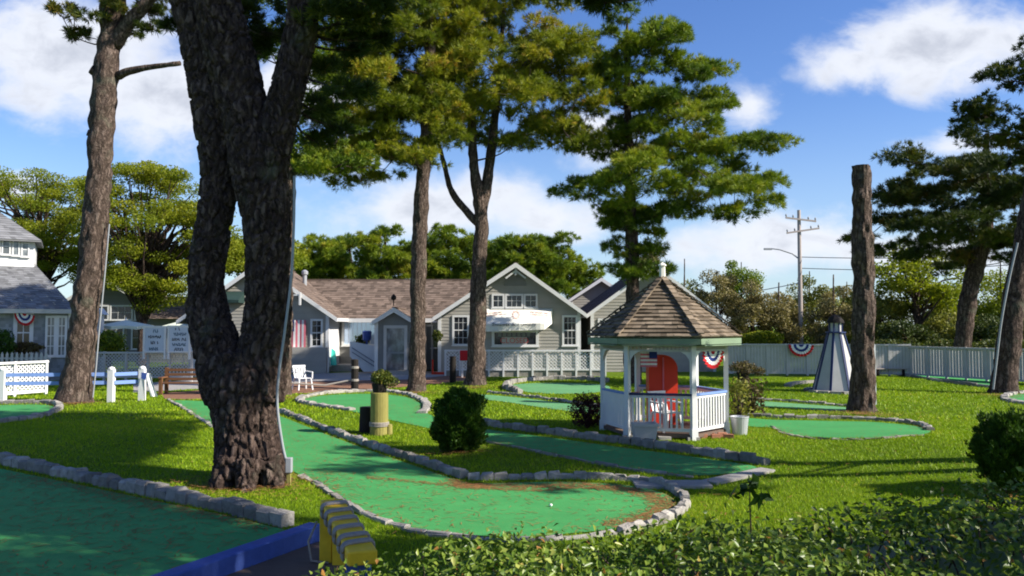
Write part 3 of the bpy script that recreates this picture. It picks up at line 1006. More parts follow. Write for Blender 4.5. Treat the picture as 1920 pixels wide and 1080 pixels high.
def big_pine():
    Yb = 13.5
    base = G(470, 908)
    t = thing('pine_tree', base, 'massive double trunked pine with thick furrowed bark and a gap between its stems', 'tree', 'pines on the lawn')
    k = mx(Yb)
    mb = MB()

    def stem(path, rad, dy):
        P = [at(x, y, Yb + d) for (x, y), d in zip(path, dy)]
        Pc = catmull(P, 5); Rc = []
        for i in range(len(rad) - 1):
            for q in range(5): Rc.append((rad[i] + (rad[i + 1] - rad[i]) * q / 5) * k)
        Rc.append(rad[-1] * k)
        mb.tube(Pc, Rc, 20)
    stem([(470, 935), (469, 905), (467, 870), (462, 800), (452, 720), (448, 660)], [80, 68, 62, 58, 64, 52], [0] * 6)
    stem([(440, 740), (411, 660), (390, 590), (386, 540), (389, 490), (402, 420), (411, 340), (408, 250), (396, 150), (362, 0), (335, -140), (310, -330)],
         [56, 46, 38, 33, 32, 32, 33, 40, 44, 42, 36, 22], [0, .05, .1, .1, .1, .1, .1, .1, .2, .3, .5, .9])
    stem([(478, 745), (493, 660), (502, 590), (503, 540), (503, 480), (499, 400), (485, 320), (468, 240), (444, 150), (412, 30), (390, -90), (380, -330)],
         [54, 46, 42, 40, 41, 45, 50, 45, 46, 43, 36, 24], [0, 0, -.05, -.1, -.1, -.1, -.1, -.1, -.1, -.2, -.3, -.4])
    stem([(503, 330), (514, 270), (534, 190), (553, 110), (566, 30), (574, -60), (600, -200), (640, -340)], [36, 34, 32, 30, 29, 27, 24, 14], [-.15, -.2, -.2, -.2, -.25, -.3, -.2, 0])
    for a in range(7):      # root flare
        an = a / 7 * 2 * math.pi + 0.4
        mb.tube([(base.x + math.cos(an) * 0.36, base.y + math.sin(an) * 0.36, base.z + 0.45), (base.x + math.cos(an) * 0.5, base.y + math.sin(an) * 0.5, base.z + 0.08), (base.x + math.cos(an) * 0.66, base.y + math.sin(an) * 0.66, base.z - 0.12)], [0.2, 0.17, 0.08], 10)
    tmp = mb.build('trunk_tmp', None, t, recalc=False)
    md = tmp.modifiers.new('r', 'REMESH'); md.mode = 'VOXEL'; md.voxel_size = 0.024
    dg = bpy.context.evaluated_depsgraph_get()
    me = bpy.data.meshes.new_from_object(tmp.evaluated_get(dg))
    bpy.data.objects.remove(tmp)
    bm = bmesh.new(); bm.from_mesh(me)
    for _ in range(4): bmesh.ops.smooth_vert(bm, verts=bm.verts, factor=0.5, use_axis_x=True, use_axis_y=True, use_axis_z=True)
    bm.normal_update()
    nrm = [v.normal.copy() for v in bm.verts]
    for v, n_ in zip(bm.verts, nrm):
        p = v.co
        wv = Vector((noise.noise(p * 2.2), noise.noise(p * 2.2 + Vector((7, 3, 1))), 0)) * 0.10
        q = Vector(((p.x + wv.x) * 8.6, (p.y + wv.y) * 8.6, p.z * 3.3))
        d_, _ = noise.voronoi(q)
        e = min(1.0, (d_[1] - d_[0]) / 0.26)
        e = e * e * (3 - 2 * e)
        fine = noise.noise(Vector((p.x * 26, p.y * 26, p.z * 9)))
        v.co = p + n_ * (0.058 * e - 0.042 + 0.014 * fine + 0.03 * noise.noise(p * 1.5))
    bm.to_mesh(me); bm.free()
    me.polygons.foreach_set('use_smooth', [True] * len(me.polygons))
    me.name = 'trunk'
    link('trunk', me, M['bark_dark'], t)
    # boughs and needle crown: most of it stands above the picture and shades the lawn
    lm = MB()
    Cs, Ds, Ts = [], [], []

    def pad(c, r, n, s, r0, flat=0.45):
        p, D = pad_tufts(c, r, flat, n)
        Cs.append(p); Ds.append(D); Ts.append(np.clip(rng.normal(random.gauss(0.38, 0.15), 0.14, n), 0, 1))
        if s is not None:
            limb(lm, s, c, r0, 0.012, 0.10, 6, 6)
            for _ in range(4):
                e = Vector(c) + Vector((random.uniform(-1, 1), random.uniform(-1, 1), random.uniform(-0.3, 0.3))) * r * 0.8
                limb(lm, Vector(s).lerp(Vector(c), 0.75), e, 0.012, 0.004, 0.05, 3, 4)
    # hanging boughs seen at the top of the picture
    for px, py, dy, r, n, sx, sy in ((640, 40, -0.4, 0.62, 150, 570, 60), (690, 10, -0.9, 0.5, 100, 574, -40), (615, 130, 0.3, 0.5, 110, 560, 110), (650, 170, -0.8, 0.42, 80, 556, 130), (600, 210, 0.2, 0.38, 70, 545, 180),
                                     (700, -50, .2, .7, 150, 580, -80), (620, -70, 0.6, 0.7, 150, 590, -120), (590, 265, 0.9, 0.30, 45, 535, 215), (660, 95, 0.5, .4, 70, 560, 80), (700, 75, 0, .3, 45, 566, 60), (640, 245, .6, .26, 35, 540, 200),
                                     (475, 70, 1.4, 0.55, 110, 420, 40), (512, 65, 1.5, 0.45, 80, 420, 40), (490, 30, 1.3, .5, 90, 420, 10), (490, 100, 1.6, .3, 40, 430, 90),
                                     (300, -30, 1.2, 0.5, 80, 345, -80), (330, 60, 1.5, .28, 30, 380, 20)):
        pad(at(px, py, Yb + dy), r, n, at(sx, sy, Yb), 0.03)
    # unseen high crown, its clumps placed where their shadows should fall
    HX, HY = S.x / S.z, S.y / S.z
    shade_px = [(-120, 775), (120, 772), (330, 772), (375, 800), (395, 850), (330, 850), (200, 872), (60, 852), (-120, 830)]
    lit_px = [(290, 805), (400, 805), (400, 850), (300, 845)]
    k = tries = 0
    while k < 400 and tries < 40000:
        tries += 1
        if k % 3 == 0:                     # clumps set sunward to shade the stem itself
            tgt = Vector((-4.4 + random.uniform(-0.9, 0.9), 13.5 + random.uniform(-0.9, 0.9), random.uniform(3.6, 8.5)))
            h = random.uniform(8.6, 12.6) - tgt.z
            if h < 1.6: continue
        else:
            px, py = random.uniform(-120, 400), random.uniform(770, 872)
            q1 = (np.array([px]), np.array([py]))
            if k % 4 == 1:
                px, py = random.uniform(-120, 200), random.uniform(885, 970); q1 = (np.array([0.0]), np.array([800.0]))
            if not in_poly(*q1, shade_px)[0] or in_poly(*q1, lit_px)[0]: continue
            tgt = G(px, py); h = random.uniform(8.6, 13.2)
        c = Vector((tgt.x + HX * h, tgt.y + HY * h, tgt.z + h))
        r = random.uniform(0.8, 1.15)
        if rail_gap(c.x - HX * c.z, c.y - HY * c.z) < r + 0.1: continue
        if c.z - 0.5 * r < CAM_Z + 0.41 * (c.y - 0.4 * r) + 0.15 or abs(c.x + 2.5) > 9 or not 6.5 < c.y < 19: continue
        k += 1
        s = at(380, -330, Yb) if c.x < -4.2 else at(640, -340, Yb)
        pad(c, r, 125, s, 0.07)
    lm.build('bough', M['bark_dark'], t, smooth=True, recalc=False)
    Vv, Ff, Tt = needle_tufts(np.concatenate(Cs), np.concatenate(Ds), 22, 0.19, 0.018, 0.6, np.concatenate(Ts))
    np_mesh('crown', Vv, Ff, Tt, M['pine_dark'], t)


big_pine()


def added_shade_pine():
    """unseen pine added to shade the near lawn; one bough hangs into view"""
    base = Vector((11.5, 3.2, 0))
    t = thing('pine_tree', base, 'pine added to shade the near lawn, its dark bough tip at the top edge of the sky', 'tree', 'pines on the lawn')
    mb = MB()
    bark_tube(mb, [(11.5, 3.2, -0.1), (11.4, 3.2, 1.0), (11.2, 3.3, 4), (10.8, 3.6, 7), (10.6, 3.8, 10)], [0.42, 0.34, 0.29, 0.22, 0.08], 18, 0.15, 0.05)
    Cs, Ds, Ts = [], [], []

    def pad(c, r, n, s):
        p, D = pad_tufts(c, r, 0.45, n)
        Cs.append(p); Ds.append(D); Ts.append(np.clip(rng.normal(random.gauss(0.4, 0.15), 0.14, n), 0, 1))
        limb(mb, s, c, 0.05, 0.012, 0.10, 6, 5)
    for px, py, r, n in ((1085, -22, 0.17, 60), (1120, -18, 0.2, 75), (1146, -10, 0.18, 60), (1132, 6, 0.13, 40), (1180, -45, .3, 60)):
        pad(at(px, py, 8.0), r, n, Vector((10.7, 3.7, 8.5)))
    HX, HY = S.x / S.z, S.y / S.z
    ex = [-12, -9, -6, -3.3, -1.8, 0.3, 1.9, 3.7, 6, 7.5]
    ey = [14.6, 13.6, 12.2, 11.3, 10.45, 9.7, 9.8, 10.3, 10.9, 11.2]
    k = tries = 0
    while k < 380 and tries < 60000:  # added crown, shaped by the shade wanted on the ground
        tries += 1
        xs, h = random.uniform(-10.5, 7.0), random.uniform(5.2, 10.8)
        r = random.uniform(0.65, 1.0)
        ed = float(np.interp(xs, ex, ey))
        if k % 2: r = random.uniform(0.42, 0.7); ys = random.uniform(ed - 2.0, ed - 0.75 * r)
        else: ys = random.uniform(6.9 if xs < 0.2 else 4.4, ed - 0.75 * r)
        x, y, z = xs + HX * h, ys + HY * h, h
        if not (x - 1.3 * r > 0.66 * y or z - 0.6 * r > CAM_Z + 0.42 * y): continue
        if math.hypot(x - 9.5, y - 4.6) > 6.2 or y < 1.2: continue
        if rail_gap(xs, ys) < 1.0 * r + 0.1: continue
        k += 1
        pad(Vector((x, y, z)), r, int(125 * r), Vector((10.9, 3.5, max(2.5, min(9.5, z - 1.2)))))
    mb.build('trunk', M['bark_grey'], t, smooth=True, recalc=False)
    Vv, Ff, Tt = needle_tufts(np.concatenate(Cs), np.concatenate(Ds), 22, 0.13, 0.012, 0.6, np.concatenate(Ts))
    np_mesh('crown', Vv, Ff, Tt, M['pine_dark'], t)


added_shade_pine()


def lawn_edge_pine():
    base = Vector((12.6, 12.4, zt(12.6, 12.4)))
    t = thing('pine_tree', base, 'pine just beyond the frame whose trunk shadow crosses the lawn by the edge bush', 'tree', 'pines on the lawn')
    mb = MB()
    bark_tube(mb, [(12.6, 12.4, -0.1), (12.6, 12.4, 1), (12.5, 12.5, 4), (12.6, 12.5, 7), (12.4, 12.6, 10.5)], [0.33, 0.26, 0.22, 0.17, 0.05], 16, 0.15, 0.04)
    bark_tube(mb, [(12.6, 12.4, 1.0), (12.4, 11.9, 3.0), (12.2, 11.3, 6.0), (12.0, 11.1, 9.0)], [0.2, 0.17, 0.13, 0.05], 12, 0.15, 0.04)
    Cs, Ds, Ts = [], [], []
    for _ in range(95):
        an, q = random.uniform(0, 2 * math.pi), math.sqrt(random.random())
        z = random.uniform(5.6, 10.6)
        c = Vector((12.9 + 3.0 * q * math.cos(an), 12.0 + 2.5 * q * math.sin(an), z)); r = random.uniform(0.6, 0.95)
        if c.x - 1.3 * r < 0.66 * c.y or c.x - S.x / S.z * c.z > 3.4: continue
        p, D = pad_tufts(c, r, 0.42, 90)
        Cs.append(p); Ds.append(D); Ts.append(np.clip(rng.normal(0.45, 0.2, 90), 0, 1))
        limb(mb, Vector((12.55, 12.5, max(3.5, z - 1.2))), c, 0.05, 0.012, 0.1, 5, 5)
    mb.build('trunk', M['bark_grey'], t, smooth=True, recalc=False)
    Vv, Ff, Tt = needle_tufts(np.concatenate(Cs), np.concatenate(Ds), 16, 0.2, 0.024, 0.6, np.concatenate(Ts))
    np_mesh('crown', Vv, Ff, Tt, M['pine'], t)


lawn_edge_pine()

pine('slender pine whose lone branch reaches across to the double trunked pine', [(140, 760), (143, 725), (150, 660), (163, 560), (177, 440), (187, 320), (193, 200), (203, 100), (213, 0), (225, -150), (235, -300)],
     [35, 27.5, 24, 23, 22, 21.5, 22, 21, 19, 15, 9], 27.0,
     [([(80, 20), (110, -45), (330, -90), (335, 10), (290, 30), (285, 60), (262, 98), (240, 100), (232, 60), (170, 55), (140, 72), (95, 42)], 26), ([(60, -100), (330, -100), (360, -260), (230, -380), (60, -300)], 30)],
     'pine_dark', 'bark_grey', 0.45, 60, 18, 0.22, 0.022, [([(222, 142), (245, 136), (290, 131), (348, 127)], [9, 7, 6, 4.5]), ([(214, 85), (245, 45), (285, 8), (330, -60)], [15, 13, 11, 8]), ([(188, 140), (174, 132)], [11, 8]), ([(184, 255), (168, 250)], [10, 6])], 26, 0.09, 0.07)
pine('straight pine standing before the grey entry porch', [(780, 742), (782, 700), (785, 500), (792, 350), (800, 230), (806, 100), (808, -60), (808, -120)], [21, 16, 13.5, 13, 11, 9, 6, 3], 32.0,
     [([(690, -80), (860, -80), (850, 100), (835, 190), (845, 270), (760, 260), (700, 240), (650, 200), (620, 120), (640, 30)], 78), ([(560, 230), (640, 200), (720, 250), (800, 280), (790, 330), (700, 320), (640, 340), (585, 345), (555, 290)], 26)], 'pine_yellow', 'bark_grey', 0.95, 125, 19, 0.27, 0.021,
     [([(795, 308), (760, 300), (710, 288), (650, 275)], [7, 6, 5, 3])], 18, 0.14, 0.05)
pine('forked pine standing before the shop gable', [(890, 730), (892, 690), (898, 500), (902, 400), (890, 320), (885, 240), (882, 120), (890, -40)], [23, 17.5, 14, 13, 9, 8, 6, 3], 35.0,
     [([(820, -80), (1035, -40), (1060, 60), (1100, 120), (1125, 210), (1100, 280), (1050, 300), (1000, 335), (960, 270), (900, 235), (850, 270), (810, 240), (800, 100)], 112)], 'pine_yellow', 'bark_grey', 1.0, 135, 19, 0.28, 0.022,
     [([(902, 405), (915, 325), (925, 240), (935, 150), (945, 0)], [11, 10, 8, 6, 3]), ([(897, 420), (866, 386), (845, 355), (833, 312), (818, 250)], [8, 7, 6, 5, 3])], 18, 0.14, 0.05)
pine('broad round crowned pine rising behind the gazebo', [(1186, 728), (1186, 620), (1185, 500), (1183, 400), (1178, 250), (1176, 90), (1176, 45)], [17, 13.5, 12, 11, 8, 4, 2], 36.0,
     [([(1095, 85), (1130, 40), (1180, 25), (1230, 38), (1290, 75), (1322, 120), (1350, 190), (1385, 220), (1432, 240), (1458, 290), (1432, 325), (1438, 380), (1400, 402), (1370, 412), (1290, 402), (1225, 400), (1200, 420), (1150, 410), (1120, 385), (1050, 372), (1036, 345), (1110, 315), (1150, 230), (1115, 150)], 128),
      ([(1130, 400), (1215, 400), (1230, 460), (1205, 560), (1175, 550), (1150, 470)], 9)], 'pine', 'bark_dark', 0.92, 130, 19, 0.28, 0.022, (), 14, 0.16, 0.04)
pine('pine half hidden behind the double trunked pine', [(528, 752), (530, 705), (535, 550), (540, 350), (545, 150), (548, -50), (548, -120)], [22, 16, 14, 13, 10, 6, 3], 30.0,
     [([(470, -90), (620, -90), (690, 20), (680, 130), (640, 230), (600, 250), (570, 240), (540, 150), (450, 110), (440, 0)], 40), ([(560, 240), (640, 220), (690, 300), (670, 332), (600, 345), (555, 325)], 10)], 'pine', 'bark_grey', 0.85, 105, 14, 0.21, 0.030, (), 16, 0.14, 0.05)
pine('leaning pine trunk by the white fence with crown above', [(1881, 745), (1885, 700), (1897, 600), (1912, 500), (1930, 400), (1958, 250), (1985, 60), (1995, -40)], [27, 20, 18.5, 17.5, 17, 14, 8, 4], 31.0,
     [([(1815, 190), (1850, 150), (1900, 95), (1960, 50), (2100, 20), (2200, 150), (2150, 330), (1980, 300), (1900, 290), (1850, 275), (1830, 245)], 70)], 'pine_dark', 'bark_dark', 0.8, 112, 16, 0.23, 0.026, (), 20, 0.12, 0.05)
pine('dark spreading pine beyond the white fence', [(1803, 708), (1806, 640), (1815, 560), (1836, 480), (1850, 420), (1848, 340), (1850, 250)], [17, 14, 15, 15, 11, 8, 4], 42.0,
     [([(1672, 300), (1690, 275), (1720, 305), (1780, 325), (1830, 262), (1930, 230), (1990, 400), (1960, 490), (1880, 505), (1800, 475), (1760, 515), (1700, 480), (1650, 465), (1598, 470), (1590, 440), (1655, 415), (1668, 350)], 105)], 'pine_dark', 'bark_dark', 1.05, 125, 17, 0.31, 0.028, (), 14, 0.2, 0.05, group='trees beyond the fence')

# topped trunk
Yt = 24.4
P = [at(x, y, Yt) for x, y in ((1618, 782), (1618, 735), (1619, 650), (1620, 560), (1617, 450), (1614, 311))]
base = Vector((P[0].x, Yt, zt(P[0].x, Yt)))
P[0] = Vector((base.x, Yt, base.z - 0.1))
mb = MB(); bark_tube(mb, P, [r * mx(Yt) for r in (27, 21, 19.5, 19, 18, 15.5)], 28, 0.08, 0.06)
o = mb.build('tree_trunk', M['bark_grey'], None, base, smooth=False, recalc=False)
tag(o, 'topped bare tree trunk with flat sawn top between gazebo and lighthouse', 'tree trunk')

# locusts and woods behind
leafy('yellow green locust spreading over the umbrella and dining yard', 262, 52, 310, 575, 130, 'locust', 0.3, 80000, 0.15, 'locust_tree', 'yellow green locusts', 130,
      [(165, 345), (230, 315), (300, 305), (370, 335), (400, 395), (440, 440), (440, 500), (380, 530), (330, 560), (290, 585), (250, 560), (205, 535), (170, 480), (160, 400)], 'bark_dark', [(266, 690), (268, 620), (258, 560), (270, 480), (280, 380)], 0.45, 0.85)
leafy('yellow green locust behind the grey cupola', 70, 56, 330, 520, 110, 'locust', 0.28, 60000, 0.15, 'locust_tree', 'yellow green locusts', 95,
      [(-60, 350), (20, 335), (80, 328), (150, 332), (190, 360), (190, 480), (150, 530), (110, 520), (60, 480), (-40, 470)], 'bark_dark', None, 0.45, 0.85)
leafy('small yellow green tree seen past the double trunked pine', 500, 58, 425, 530, 90, 'locust', 0.2, 12000, 0.26, 'locust_tree', 'yellow green locusts', 20)
far_pines = [(598, 438, 42, 78, 'round topped pine nearest the double trunk behind the brown roof'), (655, 442, 40, 82, 'second of the pines behind the brown roof ridge'), (722, 424, 48, 76, 'tall pine over the middle of the brown roof'),
             (775, 450, 38, 84, 'pine behind the straight trunk above the brown roof'), (838, 430, 50, 78, 'pine between the two trunks above the brown roof'), (905, 446, 45, 82, 'pine behind the forked trunk above the roof'),
             (975, 440, 55, 74, 'pine directly above the shop gable peak'), (1040, 446, 62, 76, 'wide rounded pine sloping down beside the shop gable')]
for x, top, hw, Yp, lb in far_pines:
    b = at(x, 640, Yp)
    poly = [(x + hw * math.cos(a) * random.uniform(0.88, 1.1), top + 62 - 60 * math.sin(a) * random.uniform(0.9, 1.05)) for a in np.linspace(0, math.pi, 11)] + [(x - hw * 0.9, 570), (x + hw * 0.9, 570)]
    pine(lb, [(x, 610 + 1500 * 2.6 / Yp + 2), (x, 600), (x + 2, 500), (x, top + 25)], [9, 7, 5, 2], Yp, [(poly, 48)], 'pine', 'bark_dark', 1.25, 85, 16, 0.46, 0.05, (), 8, 0.5, 0.03, 'pine_tree', group='pines behind the shop roofs', flat=0.55)
woods = [(1215, 462, 560, 40, 70, 'brown_leaf', 'pale twiggy tree behind the gazebo pine trunk'), (1285, 476, 690, 55, 66, 'olive', 'rounded olive tree right of the gazebo roof tip'), (1345, 500, 690, 50, 64, 'brown_leaf', 'brown thicket tree above the yellow hedge'),
         (1392, 484, 600, 42, 82, 'pine', 'dark round tree poking above the brown thicket'), (1410, 515, 690, 48, 62, 'brown_leaf', 'bare brown tree beside the utility pole, gazebo side'), (1462, 520, 690, 50, 63, 'brown_leaf', 'bare brown tree directly in front of the utility pole foot'),
         (1520, 500, 690, 52, 70, 'olive', 'olive tree between utility pole and topped trunk'), (1565, 505, 690, 46, 62, 'brown_leaf', 'brown thicket tree behind the lighthouse top'), (1590, 520, 690, 45, 74, 'olive', 'green tree just behind the topped trunk'),
         (1650, 520, 690, 60, 58, 'olive', 'dark green tree between topped trunk and dark pine'), (1770, 540, 690, 55, 62, 'olive', 'low green tree behind the dark pine trunk'), (1880, 480, 690, 70, 60, 'locust', 'yellow tree behind the leaning trunk'), (1700, 590, 690, 60, 52, 'pine_dark', 'dark low thicket behind the fence corner'), (1780, 585, 690, 70, 54, 'olive', 'olive thicket behind the dark hedge'), (1870, 590, 690, 70, 50, 'pine_dark', 'dark thicket behind the leaning trunk foot'), (1965, 590, 690, 70, 50, 'olive', 'olive thicket at the near end of the white fence'),
         (1960, 500, 690, 80, 64, 'olive', 'green tree at the far end of the white fence')]
for x, top, bot, hw, Yw, mt, lb in woods:
    leafy(lb, x, Yw, top, bot, hw, mt, 0.14, 14000, 0.19, 'woodland_tree', 'woods beyond the fence', 30, None, 'bark_grey', None, 0.8, 1.05)
leafy('small yellow leaved tree with bare stem beyond the fence corner', 1722, 56, 470, 575, 85, 'locust', 0.3, 9000, 0.24, 'woodland_tree', 'woods beyond the fence', 26,
      [(1640, 500), (1690, 465), (1760, 480), (1810, 520), (1800, 570), (1740, 585), (1680, 580), (1640, 550)], 'bark_dark', [(1724, 682), (1722, 620), (1718, 560), (1712, 490)], 0.5)


def clipped_hedge(label, px0, px1, pytop, Yh, thick, mat, n=6000, name='hedge'):
    a, b = at(px0, pytop, Yh), at(px1, pytop, Yh)
    t = thing(name, ((a.x + b.x) / 2, Yh, 0), label, 'hedge')
    C = np.stack([rng.uniform(a.x, b.x, n), rng.uniform(Yh - thick, Yh + thick, n), a.z * (rng.uniform(0, 1, n) ** 0.6)], 1)
    C[:, 2] += 0.12 * np.sin(C[:, 0] * 2.1)
    Vv, Ff, Tt = leaf_cards(C, 0.16, 0.1, rng.normal(0.5, 0.2, n))
    np_mesh('foliage', Vv, Ff, Tt, M[mat], t)
    m_ = MB(); m_.box(a.x + 0.1, b.x - 0.1, Yh - thick * 0.6, Yh + thick * 0.6, 0, a.z * 0.85); m_.build('branch_mass', M[mat], t)


clipped_hedge('yellow green clipped hedge behind the fence near the gazebo', 1375, 1462, 624, 50, 0.8, 'locust')
clipped_hedge('dark low hedge behind the far fence corner', 1640, 1900, 640, 46, 0.8, 'pine_dark', 9000)

# ------------------------------------------------------------------ building helpers
def shingles(mb, A, B, C, D, course=0.24, wid=0.28, lift=0.022):
    """courses of separate shingles between eave A-B and ridge D-C"""
    A, B, C, D = map(Vector, (A, B, C, D))
    n = (B - A).cross(D - A)
    if n.length < 1e-6: n = (B - A).cross(C - A)
    n.normalize()
    if n.z < 0: n = -n
    H = ((D + C) / 2 - (A + B) / 2).length
    k = max(1, int(round(H / course)))
    for i in range(k):
        a0, b0 = A.lerp(D, i / k), B.lerp(C, i / k)
        a1, b1 = A.lerp(D, (i + 1) / k), B.lerp(C, (i + 1) / k)
        w_ = (b0 - a0).length
        m = max(1, int(w_ / wid))
        cut = [0.0] + sorted(min(0.999, max(0.001, (j + random.uniform(-0.25, 0.25) + 0.5 * (i % 2)) / m)) for j in range(1, m)) + [1.0]
        for s, e in zip(cut, cut[1:]):
            if e - s < 1e-4: continue
            up = n * lift * random.uniform(0.7, 1.3)
            p0, p1 = a0.lerp(b0, s), a0.lerp(b0, e)
            q0, q1 = a1.lerp(b1, s), a1.lerp(b1, e)
            mb.add([p0 + up, p1 + up, q1 + n * 0.002, q0 + n * 0.002, p0, p1], [(0, 1, 2, 3), (4, 5, 1, 0)], random.random())


def clap_wall(mb, xl, xr, z0, z1, y, course=0.18, proud=0.022):
    """lapped boards on a wall facing the camera; xl, xr give the wall's edges at a height"""
    k = max(1, int(round((z1 - z0) / course)))
    for i in range(k):
        a, b = z0 + (z1 - z0) * i / k, z0 + (z1 - z0) * (i + 1) / k
        l0, r0, l1, r1 = xl(a), xr(a), xl(b), xr(b)
        if r0 - l0 < 0.02: continue
        mb.add([(l0, y - proud, a), (r0, y - proud, a), (r1, y, b), (l1, y, b), (l0, y, a), (r0, y, a)], [(0, 1, 2, 3), (4, 5, 1, 0)], random.uniform(0.3, 0.7))


def window(parent, px0, px1, py0, py1, Y, nx=2, ny=3, sash=True, glass='glass', casing=0.11, name='window', y_face=None):
    a, b = at(px0, py1, Y), at(px1, py0, Y)
    x0, x1, z0, z1 = a.x, b.x, a.z, b.z
    y = Y if y_face is None else y_face
    c = casing
    mb = MB()
    mb.box(x0, x0 + c, y - 0.07, y + 0.05, z0, z1); mb.box(x1 - c, x1, y - 0.07, y + 0.05, z0, z1)
    mb.box(x0 + c, x1 - c, y - 0.07, y + 0.05, z1 - c, z1); mb.box(x0 - 0.04, x1 + 0.04, y - 0.11, y + 0.05, z0 - 0.06, z0)
    mb.box(x0 + c, x1 - c, y - 0.068, y + 0.05, z0, z0 + c * 0.6)
    if sash:
        zm = (z0 + z1) / 2
        mb.box(x0 + c, x1 - c, y - 0.045, y + 0.03, zm - 0.03, zm + 0.03)
    for i in range(1, nx):
        x = x0 + c + (x1 - x0 - 2 * c) * i / nx
        mb.box(x - 0.010, x + 0.010, y - 0.035, y + 0.02, z0 + c * 0.6, z1 - c)
    for j in range(1, ny):
        z = z0 + (z1 - z0) * j / ny
        if sash and abs(z - (z0 + z1) / 2) < 0.05: continue
        mb.box(x0 + c, x1 - c, y - 0.033, y + 0.018, z - 0.010, z + 0.010)
    o = mb.build(name, M['white'], parent)
    g = MB(); g.box(x0 + c, x1 - c, y - 0.026, y - 0.012, z0 + c * 0.6, z1 - c)
    g.build('pane', M[glass], o)
    return o


def gable_house(label, name, Yf, depth, eave_l, apex, eave_r, roof, wall='siding', base_py=702, inset=0.35, over=0.45, wall_inset_l=None, group=None):
    A, B, C = at(*eave_l, Yf - over), at(*apex, Yf - over), at(*eave_r, Yf - over)
    xl, xr = A.x + inset, C.x - inset
    t = thing(name, ((xl + xr) / 2, Yf, 0), label, 'building', group)
    y0, y1 = Yf - over, Yf + depth
    zroof = lambda x: A.z + (B.z - A.z) * (x - A.x) / (B.x - A.x) if x < B.x else C.z + (B.z - C.z) * (C.x - x) / (C.x - B.x)
    r = MB()
    shingles(r, (A.x, y1, A.z), (A.x, y0, A.z), (B.x, y0, B.z), (B.x, y1, B.z))
    shingles(r, (C.x, y0, C.z), (C.x, y1, C.z), (B.x, y1, B.z), (B.x, y0, B.z))
    r.box(B.x - 0.1, B.x + 0.1, y0, y1, B.z + 0.0, B.z + 0.035, 0.5)
    r.build('roof', M[roof], t)
    # soffit slab and rake boards
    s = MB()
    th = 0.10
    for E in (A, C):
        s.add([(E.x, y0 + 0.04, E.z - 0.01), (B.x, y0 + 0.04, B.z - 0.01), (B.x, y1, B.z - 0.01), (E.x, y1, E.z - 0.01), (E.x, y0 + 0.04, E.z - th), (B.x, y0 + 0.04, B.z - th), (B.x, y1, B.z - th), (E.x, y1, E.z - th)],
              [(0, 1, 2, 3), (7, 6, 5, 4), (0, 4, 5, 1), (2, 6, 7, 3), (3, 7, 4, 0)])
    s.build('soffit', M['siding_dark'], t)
    k = MB()
    for E in (A, C):
        k.add([(E.x, y0, E.z + 0.03), (B.x, y0, B.z + 0.03), (B.x, y0, B.z - 0.24), (E.x, y0, E.z - 0.20), (E.x, y0 + 0.037, E.z + 0.03), (B.x, y0 + 0.037, B.z + 0.03), (B.x, y0 + 0.037, B.z - 0.24), (E.x, y0 + 0.037, E.z - 0.20)],
              [(0, 1, 2, 3), (7, 6, 5, 4), (0, 4, 5, 1), (3, 2, 6, 7), (0, 3, 7, 4)])
        k.box(E.x - 0.02, E.x + 0.02, y0 + 0.04, y1, E.z - 0.16, E.z + 0.02)
    k.build('rake_board', M['white'], t)
    w_ = MB()
    zl, zr = zroof(xl) - th, zroof(xr) - th
    ze = min(zl, zr)
    lw = lambda z: xl if z <= zl else min(B.x, A.x + (z + th - A.z) / (B.z - A.z) * (B.x - A.x))
    rw = lambda z: xr if z <= zr else max(B.x, C.x - (z + th - C.z) / (B.z - C.z) * (C.x - B.x))
    clap_wall(w_, lw, rw, 0.0, B.z - th, Yf)
    for x in (xl, xr):
        w_.add([(x, Yf, 0), (x, y1, 0), (x, y1, ze), (x, Yf, ze)], [(0, 1, 2, 3)])
    w_.add([(xl, y1, 0), (xr, y1, 0), (xr, y1, zr), (B.x, y1, B.z - th), (xl, y1, zl)], [(0, 1, 2, 3, 4)])
    w_.build('wall', M[wall], t, recalc=False)
    for x, z in ((xl, zl), (xr, zr)):
        c = MB(); c.box(x - 0.09, x + 0.09, Yf - 0.045, Yf + 0.1, 0, z); c.build('corner_board', M['white'], t)
    return t, dict(A=A, B=B, C=C, xl=xl, xr=xr, zroof=zroof)


def text_mesh(body, size, name, mat, parent, origin, U, Vv, extrude=0.002, align='CENTER', slant=0.0):
    cu = bpy.data.curves.new(name, 'FONT')
    cu.body = body; cu.size = size; cu.align_x = align; cu.align_y = 'CENTER'; cu.extrude = extrude; cu.shear = slant
    tmp = bpy.data.objects.new('tmp_text', cu); COL.objects.link(tmp)
    dg = bpy.context.evaluated_depsgraph_get()
    me = bpy.data.meshes.new_from_object(tmp.evaluated_get(dg))
    bpy.data.objects.remove(tmp)
    U = Vector(U).normalized(); Vv = Vector(Vv).normalized(); W = U.cross(Vv)
    o0 = ORG[parent.name]
    for v in me.vertices:
        p = v.co
        v.co = Vector(origin) + U * p.x + Vv * p.y + W * p.z - o0
    me.name = name
    return link(name, me, mat, parent)


